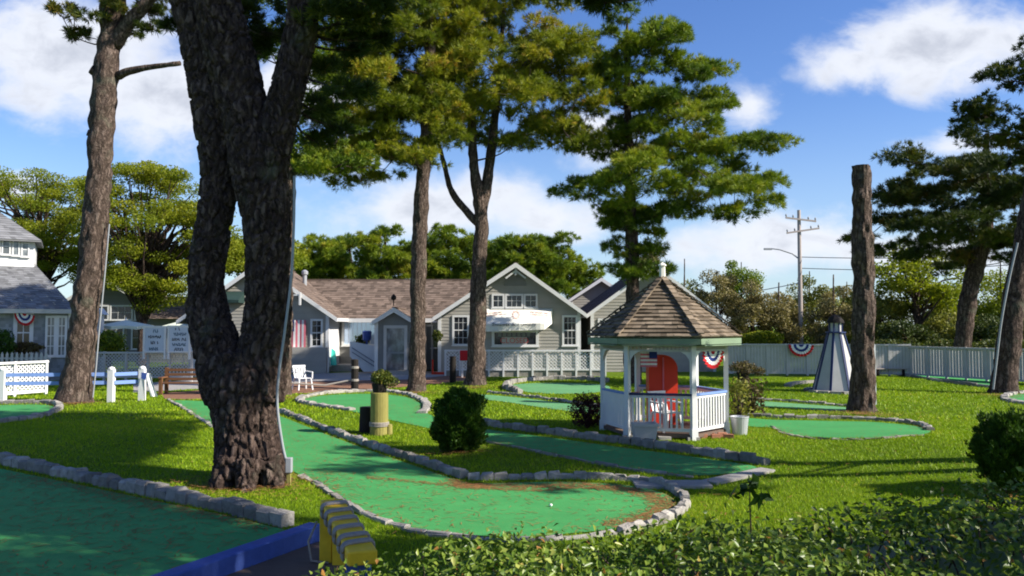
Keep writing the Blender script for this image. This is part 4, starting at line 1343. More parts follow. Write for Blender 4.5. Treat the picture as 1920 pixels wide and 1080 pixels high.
def scribble(mb, c, U, Vv, N, wd, ht, seed=0):
    """a line of weathered hand lettering too small to read: upright and slanted strokes"""
    r = random.Random(seed)
    n = max(3, int(wd / (ht * 0.42)))
    for i in range(n):
        if r.random() < 0.12: continue
        x = -wd / 2 + wd * (i + 0.5) / n
        p = Vector(c) + Vector(U) * x
        sl = r.uniform(-0.4, 0.4)
        mb.obox(p, Vector(U) * 1.0 + Vector(Vv) * 0.0, Vector(Vv) + Vector(U) * sl, N, ht * 0.09, ht * r.uniform(0.3, 0.5), 0.004)
        mb.obox(p + Vector(Vv) * ht * r.uniform(-0.35, 0.35) + Vector(U) * ht * 0.12, U, Vv, N, ht * 0.16, ht * 0.07, 0.004)


# ------------------------------------------------------------------ the shops
Yh = 44.0
main, mi = gable_house('grey clapboard gabled shop with cream awning under three small windows', 'shop_building', Yh, 13, (811, 596), (967, 493), (1099, 588), 'roof_brown')
for a, b in ((922, 946), (947, 981), (982, 1008)):
    window(main, a, b, 551, 577, Yh, 2 if b - a < 30 else 3, 2, False, casing=0.10)
window(main, 848, 880, 591, 647, Yh, 3, 4)
window(main, 1054, 1083, 591, 648, Yh, 3, 4)
dw = window(main, 922, 1010, 618, 649, Yh, 1, 1, False, casing=0.15, name='display_window')
# things set inside the display window: dark goods, and a white card reading CLOSED
ZA = at(930, 636, Yh)
m_ = MB()
for i in range(7):
    x = at(934 + i * 9, 628, Yh).x
    m_.box(x, x + 0.17, Yh - 0.032, Yh - 0.027, at(0, 631, Yh).z, at(0, 624, Yh).z, random.random())
m_.build('goods', M['door'], dw)
m_ = MB(); a, b = at(941, 646, Yh), at(988, 632, Yh); m_.box(a.x, b.x, Yh - 0.044, Yh - 0.036, a.z, b.z)
sg = m_.build('window_card', M['white_old'], dw)
text_mesh('CLOSED', 0.42, 'lettering', M['ink_red'], dw, ((a.x + b.x) / 2, Yh - 0.05, (a.z + b.z) / 2), (1, 0, 0), (0, 0, 1))
# arched louvre and king-post brackets in the peak
m_ = MB(); c = at(966, 536, Yh); pts = [(c.x + 0.62 * math.cos(a), Yh - 0.05, c.z + 0.55 * math.sin(a)) for a in np.linspace(0, math.pi, 12)]
m_.prism(pts, (0, 0.04, 0)); m_.build('louvre', M['siding_dark'], main)
m_ = MB(); a = at(967, 497, Yh - .4)
m_.box(a.x - 0.05, a.x + 0.05, Yh - 0.36, Yh - 0.28, a.z - 0.55, a.z - 0.1)
m_.bar((a.x, Yh - 0.32, a.z - 0.3), (a.x - 0.55, Yh - 0.32, a.z - 0.72), 0.07, 0.09); m_.bar((a.x, Yh - 0.32, a.z - 0.3), (a.x + 0.55, Yh - 0.32, a.z - 0.72), 0.07, 0.09)
m_.build('bracket', M['white'], main)
# awning: sloping cream canvas with a straight valance
a0, a1 = at(905, 579, Yh - 0.03), at(1036, 579, Yh - 0.03)
f0, f1 = at(910, 608, Yh - 1.0), at(1021, 606, Yh - 1.0)
v0, v1 = at(910, 622, Yh - 1.0), at(1021, 618, Yh - 1.0)
m_ = MB()
N_ = 14
for i in range(N_):
    s, e = i / N_, (i + 1) / N_
    rp = lambda q, A_, B_: A_.lerp(B_, q) + Vector((0, 0.03 * math.sin(q * 19), 0))
    m_.add([a0.lerp(a1, s), a0.lerp(a1, e), rp(e, f0, f1), rp(s, f0, f1)], [(0, 3, 2, 1)])
    m_.add([rp(s, f0, f1), rp(e, f0, f1), rp(e, v0, v1), rp(s, v0, v1)], [(0, 3, 2, 1)])
for A_, F_, V_ in ((a0, f0, v0), (a1, f1, v1)):
    m_.add([A_, F_, V_, Vector((A_.x, A_.y, V_.z + 0.35))], [(0, 1, 2, 3)])
aw = m_.build('awning', M['canvas'], main, recalc=False)
sl = (f0 - a0); sl.x = 0; sl.normalize()
sc = (a0 + a1 + f0 + f1) / 4
text_mesh('Sweets & Pottery', 0.34, 'lettering', M['ink'], aw, ((f0.x + f1.x) / 2 - 0.05, f0.y - 0.03, f0.z - 0.01) , (1, 0, 0), -sl, slant=0.15)
m_ = MB(); nrm = Vector((1, 0, 0)).cross(-sl)
for dx, k in ((-1.25, 1), (1.25, -1)):
    for j in (0, 1):
        scribble(m_, sc + Vector((dx, 0, 0)) + sl * (-0.28 + 0.2 * j) + nrm * 0.02, Vector((1, 0, 0)) - sl * 0.16 * k, -sl, nrm, 0.95, 0.13, j + 5)
m_.build('faded_lettering', M['ink_pink'], aw)
m_ = MB()
for k in range(9):
    an = k / 9 * 2 * math.pi
    m_.obox(sc + Vector((math.cos(an) * 0.17, 0, 0)) + sl * (math.sin(an) * 0.3 - .1) + nrm * 0.02, Vector((1, 0, 0)), sl, nrm, 0.05, 0.07, 0.004)
m_.build('emblem', M['ink_pink'], aw)
# gutter pipe scroll
# connecting wing
Yc = 47.0
e0, e1 = at(560, 598, Yc - 0.5), at(838, 598, Yc - 0.5)
r0, r1 = at(520, 525, 51.0), at(890, 525, 51.0)
wing = thing('shop_building', ((e0.x + e1.x) / 2, Yc, 0), 'low connecting wing with long brown shingle roof between two gables', 'building')
m_ = MB(); shingles(m_, (e0.x - 1.5, e0.y, e0.z), (e1.x + .6, e1.y, e1.z), (r1.x, r1.y, r1.z), (r0.x, r0.y, r0.z))
shingles(m_, (r1.x, 55.5, e1.z), (r0.x, 55.5, e0.z), (r0.x, r0.y, r0.z), (r1.x, r1.y, r1.z), 0.5, 0.6)
m_.box(r0.x, r1.x, 50.9, 51.1, r0.z, r0.z + 0.05); m_.build('roof', M['roof_brown'], wing)
m_ = MB(); m_.box(e0.x, e1.x, Yc - 0.55, Yc - 0.49, e0.z - 0.2, e0.z + 0.03); m_.build('fascia', M['white'], wing)
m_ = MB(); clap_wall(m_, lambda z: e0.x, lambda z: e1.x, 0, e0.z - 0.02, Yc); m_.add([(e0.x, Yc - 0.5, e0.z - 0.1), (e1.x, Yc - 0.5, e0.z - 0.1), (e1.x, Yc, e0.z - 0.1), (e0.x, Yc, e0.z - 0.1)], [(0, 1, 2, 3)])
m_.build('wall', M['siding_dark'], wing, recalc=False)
window(wing, 641, 707, 600, 648, Yc, 7, 1, False, 'painted_sky', 0.14, name='picture_window')
m_ = MB(); m_.lathe(at(571, 546, 48.5), [(0.13, -0.3), (0.13, 1.0), (0.2, 1.02), (0.2, 1.2), (0.06, 1.3)], 12); m_.build('stove_pipe', M['pipe'], wing, smooth=False)
# a low porch floor in the recess
m_ = MB(); a, b = at(610, 690, 45.2), at(668, 690, 45.2); m_.box(a.x, b.x, 45.0, 46.9, 0, 0.38); m_.build('porch_floor', M['gravel'], wing)
# side door on the wing, near the shop gable
m_ = MB(); a, b = at(796, 700, 46.9), at(812, 612, 46.9); m_.box(a.x, a.x + 0.1, 46.86, 46.96, 0, b.z); m_.box(b.x - 0.1, b.x, 46.86, 46.96, 0, b.z); m_.box(a.x, b.x, 46.85, 46.96, b.z, b.z + 0.12)
dr = m_.build('door', M['white'], wing); m_ = MB(); m_.box(a.x + 0.1, b.x - 0.1, 46.9, 46.95, 0.02, b.z); m_.build('door_panel', M['door'], dr)
window(wing, 808, 822, 600, 652, Yc, 1, 3, True, casing=0.05)

# gabled wing with flag
lw, li = gable_house('grey gabled wing with faded flag beside its window', 'shop_building', Yh, 7, (330, 602), (482, 493), (632, 597), 'roof_brown', inset=0.62)
window(lw, 582, 606, 598, 650, Yh, 2, 4)
m_ = MB(); m_.box(li['xr'] + 0.012, li['xr'] + 0.03, Yh + 0.11, 47.2, 0.3, li['zroof'](li['xr']) - 0.12); m_.build('side_panel', M['white'], lw)
m_ = MB(); a, b = at(545, 694, Yh - .2), at(613, 653, Yh - .2)
clap_wall(m_, lambda z: a.x, lambda z: b.x, 0.0, b.z, Yh - 0.35, 0.3); m_.box(a.x, b.x, Yh - 0.35, Yh - 0.03, b.z - 0.02, b.z + 0.05); m_.add([(b.x, Yh - 0.35, 0), (b.x, Yh, 0), (b.x, Yh, b.z), (b.x, Yh - 0.35, b.z)], [(0, 1, 2, 3)])
m_.build('planter_wall', M['siding'], lw, recalc=False)
m_ = MB(); a, b = at(414, 568, Yh - 0.6), at(452, 550, Yh - 0.6); m_.prism([(a.x, Yh - 0.03, b.z + .1), (a.x, Yh - 1.0, a.z + .15), (a.x, Yh - 1.0, a.z), (a.x, Yh - 0.03, a.z)], (b.x - a.x, 0, 0)); m_.build('awning', M['dark_green'], lw)
m_ = MB(); a = at(562, 560, Yh - 0.6); m_.box(a.x - 0.05, a.x + 0.05, Yh - 0.6, Yh - 0.5, a.z - 0.35, a.z + 0.35); m_.bar((a.x - 0.75, Yh - 0.5, a.z + 0.2), (a.x, Yh - 0.55, a.z + 0.2), 0.06, 0.08); m_.build('bracket', M['white'], lw)


def us_flag(label, x0, x1, z0, z1, Y, vertical, name='flag', dull=True):
    """striped flag hung flat: stripes, with a blue corner"""
    t = thing(name, ((x0 + x1) / 2, Y, z1), label, 'flag')
    n = 7 if vertical else 9
    m_ = MB()
    for i in range(n):
        red = i % 2 == 0
        for j in range(6):
            wv = lambda u: 0.02 * math.sin(u * 9)
            if vertical:
                a, b = x0 + (x1 - x0) * i / n, x0 + (x1 - x0) * (i + 1) / n
                p, q = z0 + (z1 - z0) * j / 6, z0 + (z1 - z0) * (j + 1) / 6
                m_.add([(a, Y + wv(a), p), (b, Y + wv(b), p), (b, Y + wv(b), q), (a, Y + wv(a), q)], [(0, 1, 2, 3)], 1.0 if red else 0.0)
            else:
                p, q = z0 + (z1 - z0) * i / n, z0 + (z1 - z0) * (i + 1) / n
                a, b = x0 + (x1 - x0) * j / 6, x0 + (x1 - x0) * (j + 1) / 6
                m_.add([(a, Y + wv(a * 3), p), (b, Y + wv(b * 3), p), (b, Y + wv(b * 3), q), (a, Y + wv(a * 3), q)], [(0, 1, 2, 3)], 1.0 if red else 0.0)
    ts_ = list(m_.t)
    cl = m_.build('cloth', M['fabric_white'], t, recalc=False)
    cl.data.materials.append(M['fabric_pink'])
    cl.data.polygons.foreach_set('material_index', [int(v) for v in ts_])
    b_ = MB()
    if vertical: b_.box(x0, x0 + (x1 - x0) * 0.2, Y - 0.035, Y - 0.025, z0 + (z1 - z0) * 0.58, z1)
    else: b_.box(x0 + (x1 - x0) * 0.52, x1, Y - 0.035, Y - 0.025, z0 + (z1 - z0) * 0.5, z1)
    b_.build('canton', M['fabric_blue'], t)
    return t


a, b = at(546, 651, Yh - 0.1), at(574, 600, Yh - 0.1)
us_flag('faded red striped flag hung upright on the grey wing', a.x, b.x, a.z, b.z, Yh - 0.12, True)

# entry porch
Ye = 42.5
ep, ei = gable_house('little gabled entry porch with grey screen door', 'entry_porch', Ye, 4.2, (697, 603), (738, 577), (779, 603), 'roof_brown', 'siding_dark', inset=0.2, over=0.3)
m_ = MB(); a, b = at(719, 696, Ye), at(764, 610, Ye)
m_.box(a.x, a.x + 0.16, Ye - 0.08, Ye + 0.05, 0.25, b.z); m_.box(b.x - 0.16, b.x, Ye - 0.08, Ye + 0.05, 0.25, b.z); m_.box(a.x + .16, b.x - .16, Ye - 0.08, Ye + 0.05, b.z - 0.16, b.z)
d_ = m_.build('door', M['white_old'], ep)
m_ = MB(); m_.box(a.x + 0.16, b.x - 0.16, Ye - 0.05, Ye - 0.027, 0.25, b.z - 0.16); m_.build('screen', M['glass_grey'], d_)
m_ = MB(); m_.box(a.x + 0.16, b.x - 0.16, Ye - 0.056, Ye - 0.03, 1.1, 1.2); m_.build('cross_rail', M['door'], d_)
m_ = MB(); m_.box(a.x - 0.3, b.x + 0.3, Ye - 0.5, Ye - 0.1, 0, 0.22); m_.build('doorstep', M['gravel'], ep)
m_ = MB(); q = at(738, 570, Ye); m_.tube([(q.x, Ye, q.z - .1), (q.x, Ye, q.z + 0.22)], 0.03, 6); m_.lathe((q.x, Ye, q.z + 0.2), [(0.05, 0), (0.14, 0.06), (0.14, 0.2), (0.03, 0.32)], 8)
m_.build('lantern', M['dark_wood'], ep)

# dark roofed houses to the gazebo side
rh, ri = gable_house('grey gabled house with charcoal roof behind the gazebo', 'shop_building', 45.0, 14, (1100, 590), (1228, 497), (1354, 594), 'roof_dark', 'siding')
window(rh, 1121, 1146, 597, 645, 45.0, 2, 4)
window(rh, 1290, 1320, 597, 645, 45.0, 2, 4)
m_ = MB(); a = at(1208, 512, 44.5); m_.obox(a, (1, 0, 0.7), (0, 1, 0), (-0.7, 0, 1), 0.5, 0.25, 0.05); m_.build('roof_trim', M['white'], rh)
bh, bi = gable_house('rear gabled house with charcoal roof peeping over the shop eave', 'shop_building', 58.0, 6, (1064, 564), (1128, 521), (1195, 566), 'roof_dark', 'siding')

# lattice porch rail in front of the shop
def lattice(mb, x0, x1, z0, z1, y, sp=0.17, wd=0.045):
    w_, h_ = x1 - x0, z1 - z0
    n = int((w_ + h_) / sp)
    for i in range(1, n):
        c = i * sp
        for sgn, yo in ((1, 0.0), (-1, 0.012)):
            # line u+v=c clipped to the rectangle
            u0, v0 = (c, 0) if c <= w_ else (w_, c - w_)
            u1, v1 = (0, c) if c <= h_ else (c - h_, h_)
            if abs(u0 - u1) < 0.03: continue
            if sgn < 0: u0, u1 = w_ - u0, w_ - u1
            mb.bar((x0 + u0, y + yo, z0 + v0), (x0 + u1, y + yo, z0 + v1), wd, 0.010, (0, 1, 0))


def lattice_fence(label, p0, p1, z0, z1, posts, name='lattice_fence', skirt=None, mat='white', sp=0.17, solid=False, cat='fence', post_w=0.09, rails=2):
    """fence between ground points p0 and p1 along any direction: posts, rails and one lattice or board panel per bay"""
    p0, p1 = Vector(p0), Vector(p1)
    d = Vector((p1.x - p0.x, p1.y - p0.y, 0)); L = d.length; d.normalize()
    ang = math.atan2(d.y, d.x)
    zb = zt((p0.x + p1.x) / 2, (p0.y + p1.y) / 2)
    t = bpy.data.objects.new(name, None); COL.objects.link(t); t.location = (p0.x, p0.y, zb); t.rotation_euler = (0, 0, ang)
    ORG[t.name] = Vector((0, 0, 0))
    tag(t, label, cat)
    n = len(posts)
    xs = [L * q for q in posts]
    for x in xs:
        m_ = MB(); m_.box(x - post_w / 2, x + post_w / 2, -0.06, 0.05, 0, z1 + 0.06)
        m_.build('post', M[mat], t)
    m_ = MB(); m_.box(-0.05, L + 0.05, -0.09, 0.075, z1 - 0.03, z1 + 0.05); m_.build('top_rail', M[mat], t)
    m_ = MB(); m_.box(0, L, -0.045, 0.035, z0 - 0.04, z0 + 0.05); m_.build('bottom_rail', M[mat], t)
    for a, b in zip(xs, xs[1:]):
        m_ = MB()
        if solid:
            k = max(1, int((b - a) / 0.16)); w_ = (b - a - post_w) / k
            for i in range(k):
                m_.box(a + post_w / 2 + i * w_ + 0.008, a + post_w / 2 + (i + 1) * w_ - 0.008, -0.02 + 0.004 * (i % 2), 0.0 + 0.004 * (i % 2), z0 + 0.05, z1 - 0.03, random.random())
        else:
            lattice(m_, a + post_w / 2, b - post_w / 2, z0 + 0.05, z1 - 0.03, 0.0, sp)
        m_.build('board_panel' if solid else 'lattice_panel', M[mat], t)
    if skirt:
        m_ = MB(); m_.box(0, L, 0.0, 0.3, -0.05, z0 - 0.04); m_.build('stone_footing', M[skirt], t)
    return t


Yp = 41.0
a, b = at(835, 700, Yp), at(1135, 700, Yp)
zt1 = at(0, 657, Yp).z; zb1 = at(0, 692, Yp).z
lattice_fence('white lattice porch railing below the shop awning', (a.x, Yp, 0), (b.x, Yp, 0), zb1, zt1, [i / 11 for i in range(12)], 'porch_railing', 'stone', 'white', 0.17, cat='railing')
lattice_fence('white lattice fence carrying the two menu signs', (at(172, 0, 37).x, 37.0, 0), (at(372, 0, 37).x, 37.0, 0), 0.22, at(0, 662, 37).z, [i / 5 for i in range(6)], 'lattice_fence', None, 'white_old', 0.16)
lattice_fence('bright white lattice fence in front of the shingled house', (at(-70, 0, 27.5).x, 27.3, 0), (at(108, 0, 30.5).x, 30.4, 0), 0.12, 1.22, [0, 0.33, 0.66, 1.0], 'lattice_fence', None, 'white', 0.15)
# fence along the far side of the course
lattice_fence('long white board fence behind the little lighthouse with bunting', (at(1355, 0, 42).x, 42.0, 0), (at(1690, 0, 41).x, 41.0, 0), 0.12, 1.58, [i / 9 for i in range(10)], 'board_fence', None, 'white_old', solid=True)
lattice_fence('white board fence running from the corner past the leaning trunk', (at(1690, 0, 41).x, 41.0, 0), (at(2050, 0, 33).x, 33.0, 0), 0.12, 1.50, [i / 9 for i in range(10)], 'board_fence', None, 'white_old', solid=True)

# stair rail boards of the recess steps
m_ = MB(); pts = [at(656, 640, 43.6), at(702, 648, 43.6), at(704, 697, 43.6), at(682, 697, 43.6), at(656, 668, 43.6)]
st = thing('stair_railing', (pts[0].x, 43.6, 0), 'white panelled stair side with two slanting navy stripes', 'railing')
m_.prism(pts, (0, 0.08, 0)); m_.build('side_panel', M['white'], st)
m_ = MB()
for dy in (0, 8):
    p, q = at(660, 652 + dy, 43.56), at(702, 679 + dy, 43.56); m_.bar(p, q, 0.02, 0.09, (0, 1, 0))
m_.build('stripe', M['navy'], st)
# turquoise board leaning in the recess
m_ = MB(); p = at(622, 682, 44.9); m_.prism([(p.x - 0.32, 44.7, 0.38), (p.x + 0.32, 44.7, 0.38), (p.x + 0.2, 44.85, 1.15), (p.x, 44.9, 1.3), (p.x - 0.18, 44.85, 1.15)], (0, 0.06, 0))
o = m_.build('leaning_board', M['turquoise'], None, (p.x, 44.7, 0.38)); tag(o, 'turquoise pointed board leaning in the white recess', 'board')

# menu signs
for (x0, x1, y0, y1, lb, rows) in ((269, 311, 612, 661, 'pale sign board with four lines of writing above the lattice fence', [(.34, .82, 'ink_blue'), (.60, .6, 'ink'), (.36, .38, 'ink'), (.5, .14, 'ink_blue')]),
                                   (315, 357, 611, 661, 'pale sign board with five lines of writing nearest the trunk', [(.42, .88, 'ink'), (.66, .69, 'ink_blue'), (.66, .49, 'ink'), (.62, .3, 'ink_blue'), (.42, .12, 'ink')])):
    Ys = 36.7
    a, b = at(x0, y1, Ys), at(x1, y0, Ys)
    t = thing('menu_sign', ((a.x + b.x) / 2, Ys, a.z), lb, 'sign', 'menu signs')
    m_ = MB(); m_.box(a.x, b.x, Ys - 0.03, Ys + 0.03, a.z, b.z); bd = m_.build('board', M['sign_board'], t)
    m_ = MB(); f = 0.06
    m_.box(a.x - 0.02, a.x + f, Ys - 0.05, Ys + 0.05, a.z - 0.3, b.z + 0.02); m_.box(b.x - f, b.x + 0.02, Ys - 0.05, Ys + 0.05, a.z - 0.3, b.z + 0.02); m_.box(a.x + f, b.x - f, Ys - 0.048, Ys + 0.048, b.z - f, b.z + 0.02); m_.box(a.x + f, b.x - f, Ys - 0.048, Ys + 0.048, a.z, a.z + f)
    m_.build('frame', M['white'], t)
    for i, (wd, h, ink) in enumerate(rows):
        m_ = MB(); scribble(m_, ((a.x + b.x) / 2, Ys - 0.034, a.z + (b.z - a.z) * h), Vector((1, 0, 0)), Vector((0, 0, 1)), Vector((0, -1, 0)), (b.x - a.x) * wd, 0.17, i + x0)
        m_.build('lettering', M[ink], bd)

# cafe umbrella and shaded cafe building behind
def umbrella(label, px, pytop, pyrim, halfw, Y):
    c = at(px, pyrim, Y); R = halfw * mx(Y); top = at(px, pytop, Y).z
    t = thing('cafe_umbrella', (c.x, Y, 0), label, 'umbrella')
    m_ = MB()
    n = 8
    for i in range(n):
        a0, a1 = 2 * math.pi * i / n, 2 * math.pi * (i + 1) / n
        p, q = Vector((c.x + R * math.cos(a0), Y + R * math.sin(a0), c.z)), Vector((c.x + R * math.cos(a1), Y + R * math.sin(a1), c.z))
        mid = (p + q) / 2; mid += (Vector((c.x, Y, c.z)) - mid) * 0.04; mid.z += 0.04
        A_ = Vector((c.x, Y, top))
        m_.add([A_, p, mid, q], [(0, 1, 2), (0, 2, 3)])
        m_.add([p, mid, q, p - Vector((0, 0, 0.16)), mid - Vector((0, 0, 0.14)), q - Vector((0, 0, 0.16))], [(0, 3, 4, 1), (1, 4, 5, 2)])
    m_.build('canopy', M['umbrella'], t, recalc=False)
    m_ = MB(); m_.tube([(c.x, Y, 0), (c.x, Y, top + 0.12)], 0.035, 8); m_.build('pole', M['white'], t)


umbrella('pale green cafe umbrella under the locust tree', 236, 600, 612, 54, 42)
umbrella('second pale umbrella behind the menu signs', 345, 600, 612, 42, 46)
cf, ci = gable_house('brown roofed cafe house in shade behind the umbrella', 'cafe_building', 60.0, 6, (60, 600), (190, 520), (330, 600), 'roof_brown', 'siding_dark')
window(cf, 180, 205, 572, 600, 60, 2, 2, False); window(cf, 206, 250, 572, 600, 60, 3, 2, False); window(cf, 252, 280, 572, 600, 60, 2, 2, False)
for x in (225, 255, 275):
    window(cf, x - 9, x + 9, 612, 655, 60, 1, 2, False)
# long low brown roof further along
e0, e1, r0, r1 = at(270, 598, 56), at(420, 598, 56), at(285, 556, 60), at(420, 556, 60)
lr = thing('cafe_building', ((e0.x + e1.x) / 2, 57, 0), 'low brown roofed annexe between cafe house and grey wing', 'building')
m_ = MB(); shingles(m_, e0, e1, r1, r0); m_.build('roof', M['roof_brown'], lr)
m_ = MB(); clap_wall(m_, lambda z: e0.x + .2, lambda z: e1.x, 0, e0.z, 56.6); m_.build('wall', M['siding_dark'], lr, recalc=False)
m_ = MB(); p = at(362, 650, 40); m_.box(p.x - 0.14, p.x + 0.14, 39.9, 40.15, 0, at(0, 590, 40).z); m_.prism([(p.x - 0.32, 39.8, at(0, 590, 40).z), (p.x + 0.32, 39.8, at(0, 590, 40).z), (p.x, 39.8, at(0, 578, 40).z)], (0, 0.5, 0))
o = m_.build('gate_post', M['white'], None, (p.x, 40, 0)); tag(o, 'white gate post with peaked cap beside the menu signs', 'post')
m_ = MB(); p = at(186, 650, 40); m_.box(p.x - 0.14, p.x + 0.14, 39.9, 40.15, 0, at(0, 590, 40).z); m_.prism([(p.x - 0.3, 39.8, at(0, 590, 40).z), (p.x + 0.3, 39.8, at(0, 590, 40).z), (p.x, 39.8, at(0, 578, 40).z)], (0, 0.5, 0))
o = m_.build('gate_post', M['white'], None, (p.x, 40, 0)); tag(o, 'white gate post with peaked cap between umbrella and slender pine', 'post')


def leaf_blob(name, label, cat, c, rx, ry, rz, n, lf, mat, group=None, up=0.4, stem=True, tuft=None):
    t = thing(name, (c[0], c[1], zt(c[0], c[1])), label, cat, group)
    d = unit(rng.normal(0, 1, (n, 3))) * (rng.uniform(0.2, 1, n)[:, None] ** 0.4)
    lump = 1 + 0.2 * np.sin(d[:, 0] * 7 + c[0]) * np.sin(d[:, 2] * 6 + 1) + 0.13 * np.sin(d[:, 1] * 9 + d[:, 2] * 5) + 0.08 * np.sin(d[:, 0] * 17 + d[:, 2] * 13)
    C = d * lump[:, None] * np.array([rx, ry, rz]) + np.array(c)
    if tuft:
        D = unit(d * 0.7 + np.array([0, 0, tuft]))
        Vv, Ff, Tt = needle_tufts(C, D, 5, lf, lf * 0.22, 0.4, rng.normal(0.5, 0.2, n))
    else:
        Vv, Ff, Tt = leaf_cards(C, lf, lf * 0.55, rng.normal(0.5, 0.2, n), up)
    np_mesh('foliage', Vv, Ff, Tt, M[mat], t)
    if stem:
        m_ = MB()
        for k in range(5):
            an = k * 1.26
            m_.tube([(c[0], c[1], zt(c[0], c[1]) - 0.05), (c[0] + math.cos(an) * rx * 0.2, c[1] + math.sin(an) * ry * 0.2, c[2] - rz * 0.4), (c[0] + math.cos(an) * rx * 0.5, c[1] + math.sin(an) * ry * 0.5, c[2] + rz * 0.3)], [0.04, 0.03, 0.012], 6)
        m_.build('stem', M['bark_dark'], t)
    return t


p = at(205, 645, 39.2); leaf_blob('shrub', 'dark green shrub below the pale cafe umbrella', 'shrub', p, 0.75, 0.7, 0.65, 3500, 0.13, 'pine')
p = at(820, 630, 43.2)
t = leaf_blob('hanging_plant', 'leafy hanging basket on the shop corner', 'plant', p, 0.26, 0.26, 0.3, 700, 0.13, 'plant', stem=False)
m_ = MB(); m_.lathe((p.x, p.y, p.z - 0.2), [(0.1, 0), (0.2, 0.2)], 10); m_.build('basket', M['canvas'], t)
m_ = MB(); m_.tube([(p.x, p.y, p.z), (p.x, p.y, p.z + 0.75)], 0.01, 5); m_.build('hanger', M['wire'], t)
p = at(676, 625, 45.0)
leaf_blob('shrub', 'dark shrub before the pale blue picture window', 'shrub', (p.x + .1, 45.0, 1.75), 0.42, 0.3, 0.34, 700, 0.14, 'pine_dark')
m_ = MB(); q = at(688, 630, 44.6); m_.lathe((q.x, 44.6, 1.75), [(0.16, 0), (0.24, 0.05), (0.26, 0.5), (0.18, 0.55)], 12); m_.lathe((q.x, 44.6, 0.4), [(0.2, 0), (0.06, 0.1), (0.06, 1.35)], 8)
o = m_.build('blue_bin', M['blue'], None, (q.x, 44.6, 0.4)); tag(o, 'round blue tub on a stand by the picture window', 'tub')

# ------------------------------------------------------------------ shingled house with cupola
Yl = 38.0
HA = math.radians(29)
hc_, hs_ = math.cos(HA), math.sin(HA)
cor = at(131, 640, Yl)
sh = thing('shingled_house', (cor.x, Yl, 0), 'grey shingled house with white windowed cupola and sloping grey roof', 'building')
sh.rotation_euler = (0, 0, HA)
ORG[sh.name] = Vector((0, 0, 0))


def hloc(px, py, d):
    """local (along wall, height) of a photo pixel on the house plane set back by d"""
    k = (px - 960) / F
    x = (k * (Yl + d * hc_) - cor.x + d * hs_) / (hc_ - k * hs_)
    return x, at(px, py, Yl + x * hs_ + d * hc_).z


def hwin(px0, px1, py0, py1, d, nx, ny, sash=True, glass='glass', casing=0.11, name='window'):
    x0, z0 = hloc(px0, py1, d); x1, z1 = hloc(px1, py0, d)
    c = casing
    mb = MB()
    mb.box(x0, x0 + c, d - 0.07, d + 0.05, z0, z1); mb.box(x1 - c, x1, d - 0.07, d + 0.05, z0, z1)
    mb.box(x0 + c, x1 - c, d - 0.07, d + 0.05, z1 - c, z1); mb.box(x0 - 0.04, x1 + 0.04, d - 0.11, d + 0.05, z0 - 0.06, z0)
    mb.box(x0 + c, x1 - c, d - 0.068, d + 0.05, z0, z0 + c * 0.6)
    if sash: mb.box(x0 + c, x1 - c, d - 0.045, d + 0.03, (z0 + z1) / 2 - 0.03, (z0 + z1) / 2 + 0.03)
    for i in range(1, nx):
        x = x0 + c + (x1 - x0 - 2 * c) * i / nx; mb.box(x - 0.02, x + 0.02, d - 0.035, d + 0.02, z0 + c * 0.6, z1 - c)
    for j in range(1, ny):
        z = z0 + (z1 - z0) * j / ny
        if sash and abs(z - (z0 + z1) / 2) < 0.05: continue
        mb.box(x0 + c, x1 - c, d - 0.033, d + 0.018, z - 0.02, z + 0.02)
    o = mb.build(name, M['white'], sh)
    g = MB(); g.box(x0 + c, x1 - c, d - 0.026, d - 0.012, z0 + c * 0.6, z1 - c); g.build('pane', M[glass], o)


ze = hloc(128, 580, -0.4)[1]
xL = -11.0
rx, rz = hloc(58, 490, 4.0)
m_ = MB()
shingles(m_, (xL, -0.4, ze), (0.2, -0.4, ze), (rx, 4.0, rz), (xL, 4.0, rz), 0.2, 0.25)
shingles(m_, (0.2, -0.4, ze), (0.2, 8.4, ze), (rx, 4.0, rz), (rx, 4.0, rz), 0.2, 0.25)
m_.build('roof', M['roof_grey'], sh)
m_ = MB(); m_.box(xL, 0.18, -0.42, -0.37, ze - 0.2, ze); m_.box(xL, 0.1, -0.37, 0, ze - 0.1, ze - 0.06); m_.build('fascia', M['white_old'], sh)
m_ = MB()
for i in range(22):       # shingle courses of the wall
    z0 = (ze - 0.1) * i / 22; z1 = (ze - 0.1) * (i + 1) / 22
    x = xL
    while x < 0:
        x2 = min(0, x + random.uniform(0.12, 0.26)); m_.add([(x, -0.018, z0), (x2, -0.018, z0), (x2, 0, z1), (x, 0, z1)], [(0, 1, 2, 3)], random.random()); x = x2
m_.add([(0, 0, 0), (0, 8, 0), (0, 8, ze), (0, 0, ze)], [(0, 1, 2, 3)])
m_.build('wall', M['shingle_wall'], sh, recalc=False)
m_ = MB(); m_.box(-0.09, 0.02, -0.04, 0.1, 0, ze - .1); m_.build('corner_board', M['white'], sh)
hwin(26, 64, 586, 662, 0, 2, 2, True, 'glass', 0.16)
hwin(-70, -30, 590, 650, 0, 2, 3, True)
hwin(86, 107, 592, 668, 0, 2, 4, False, 'glass_grey', 0.1, 'french_door'); hwin(107, 127, 592, 668, 0, 2, 4, False, 'glass_grey', 0.1, 'french_door')
cx1, cz1 = hloc(62, 452, 3.4); cx0 = cx1 - 6.0; cz0 = hloc(62, 500, 3.4)[1] - 0.4
m_ = MB(); m_.box(cx0, cx1, 3.4, 6.4, cz0, cz1); m_.build('cupola_wall', M['white'], sh)
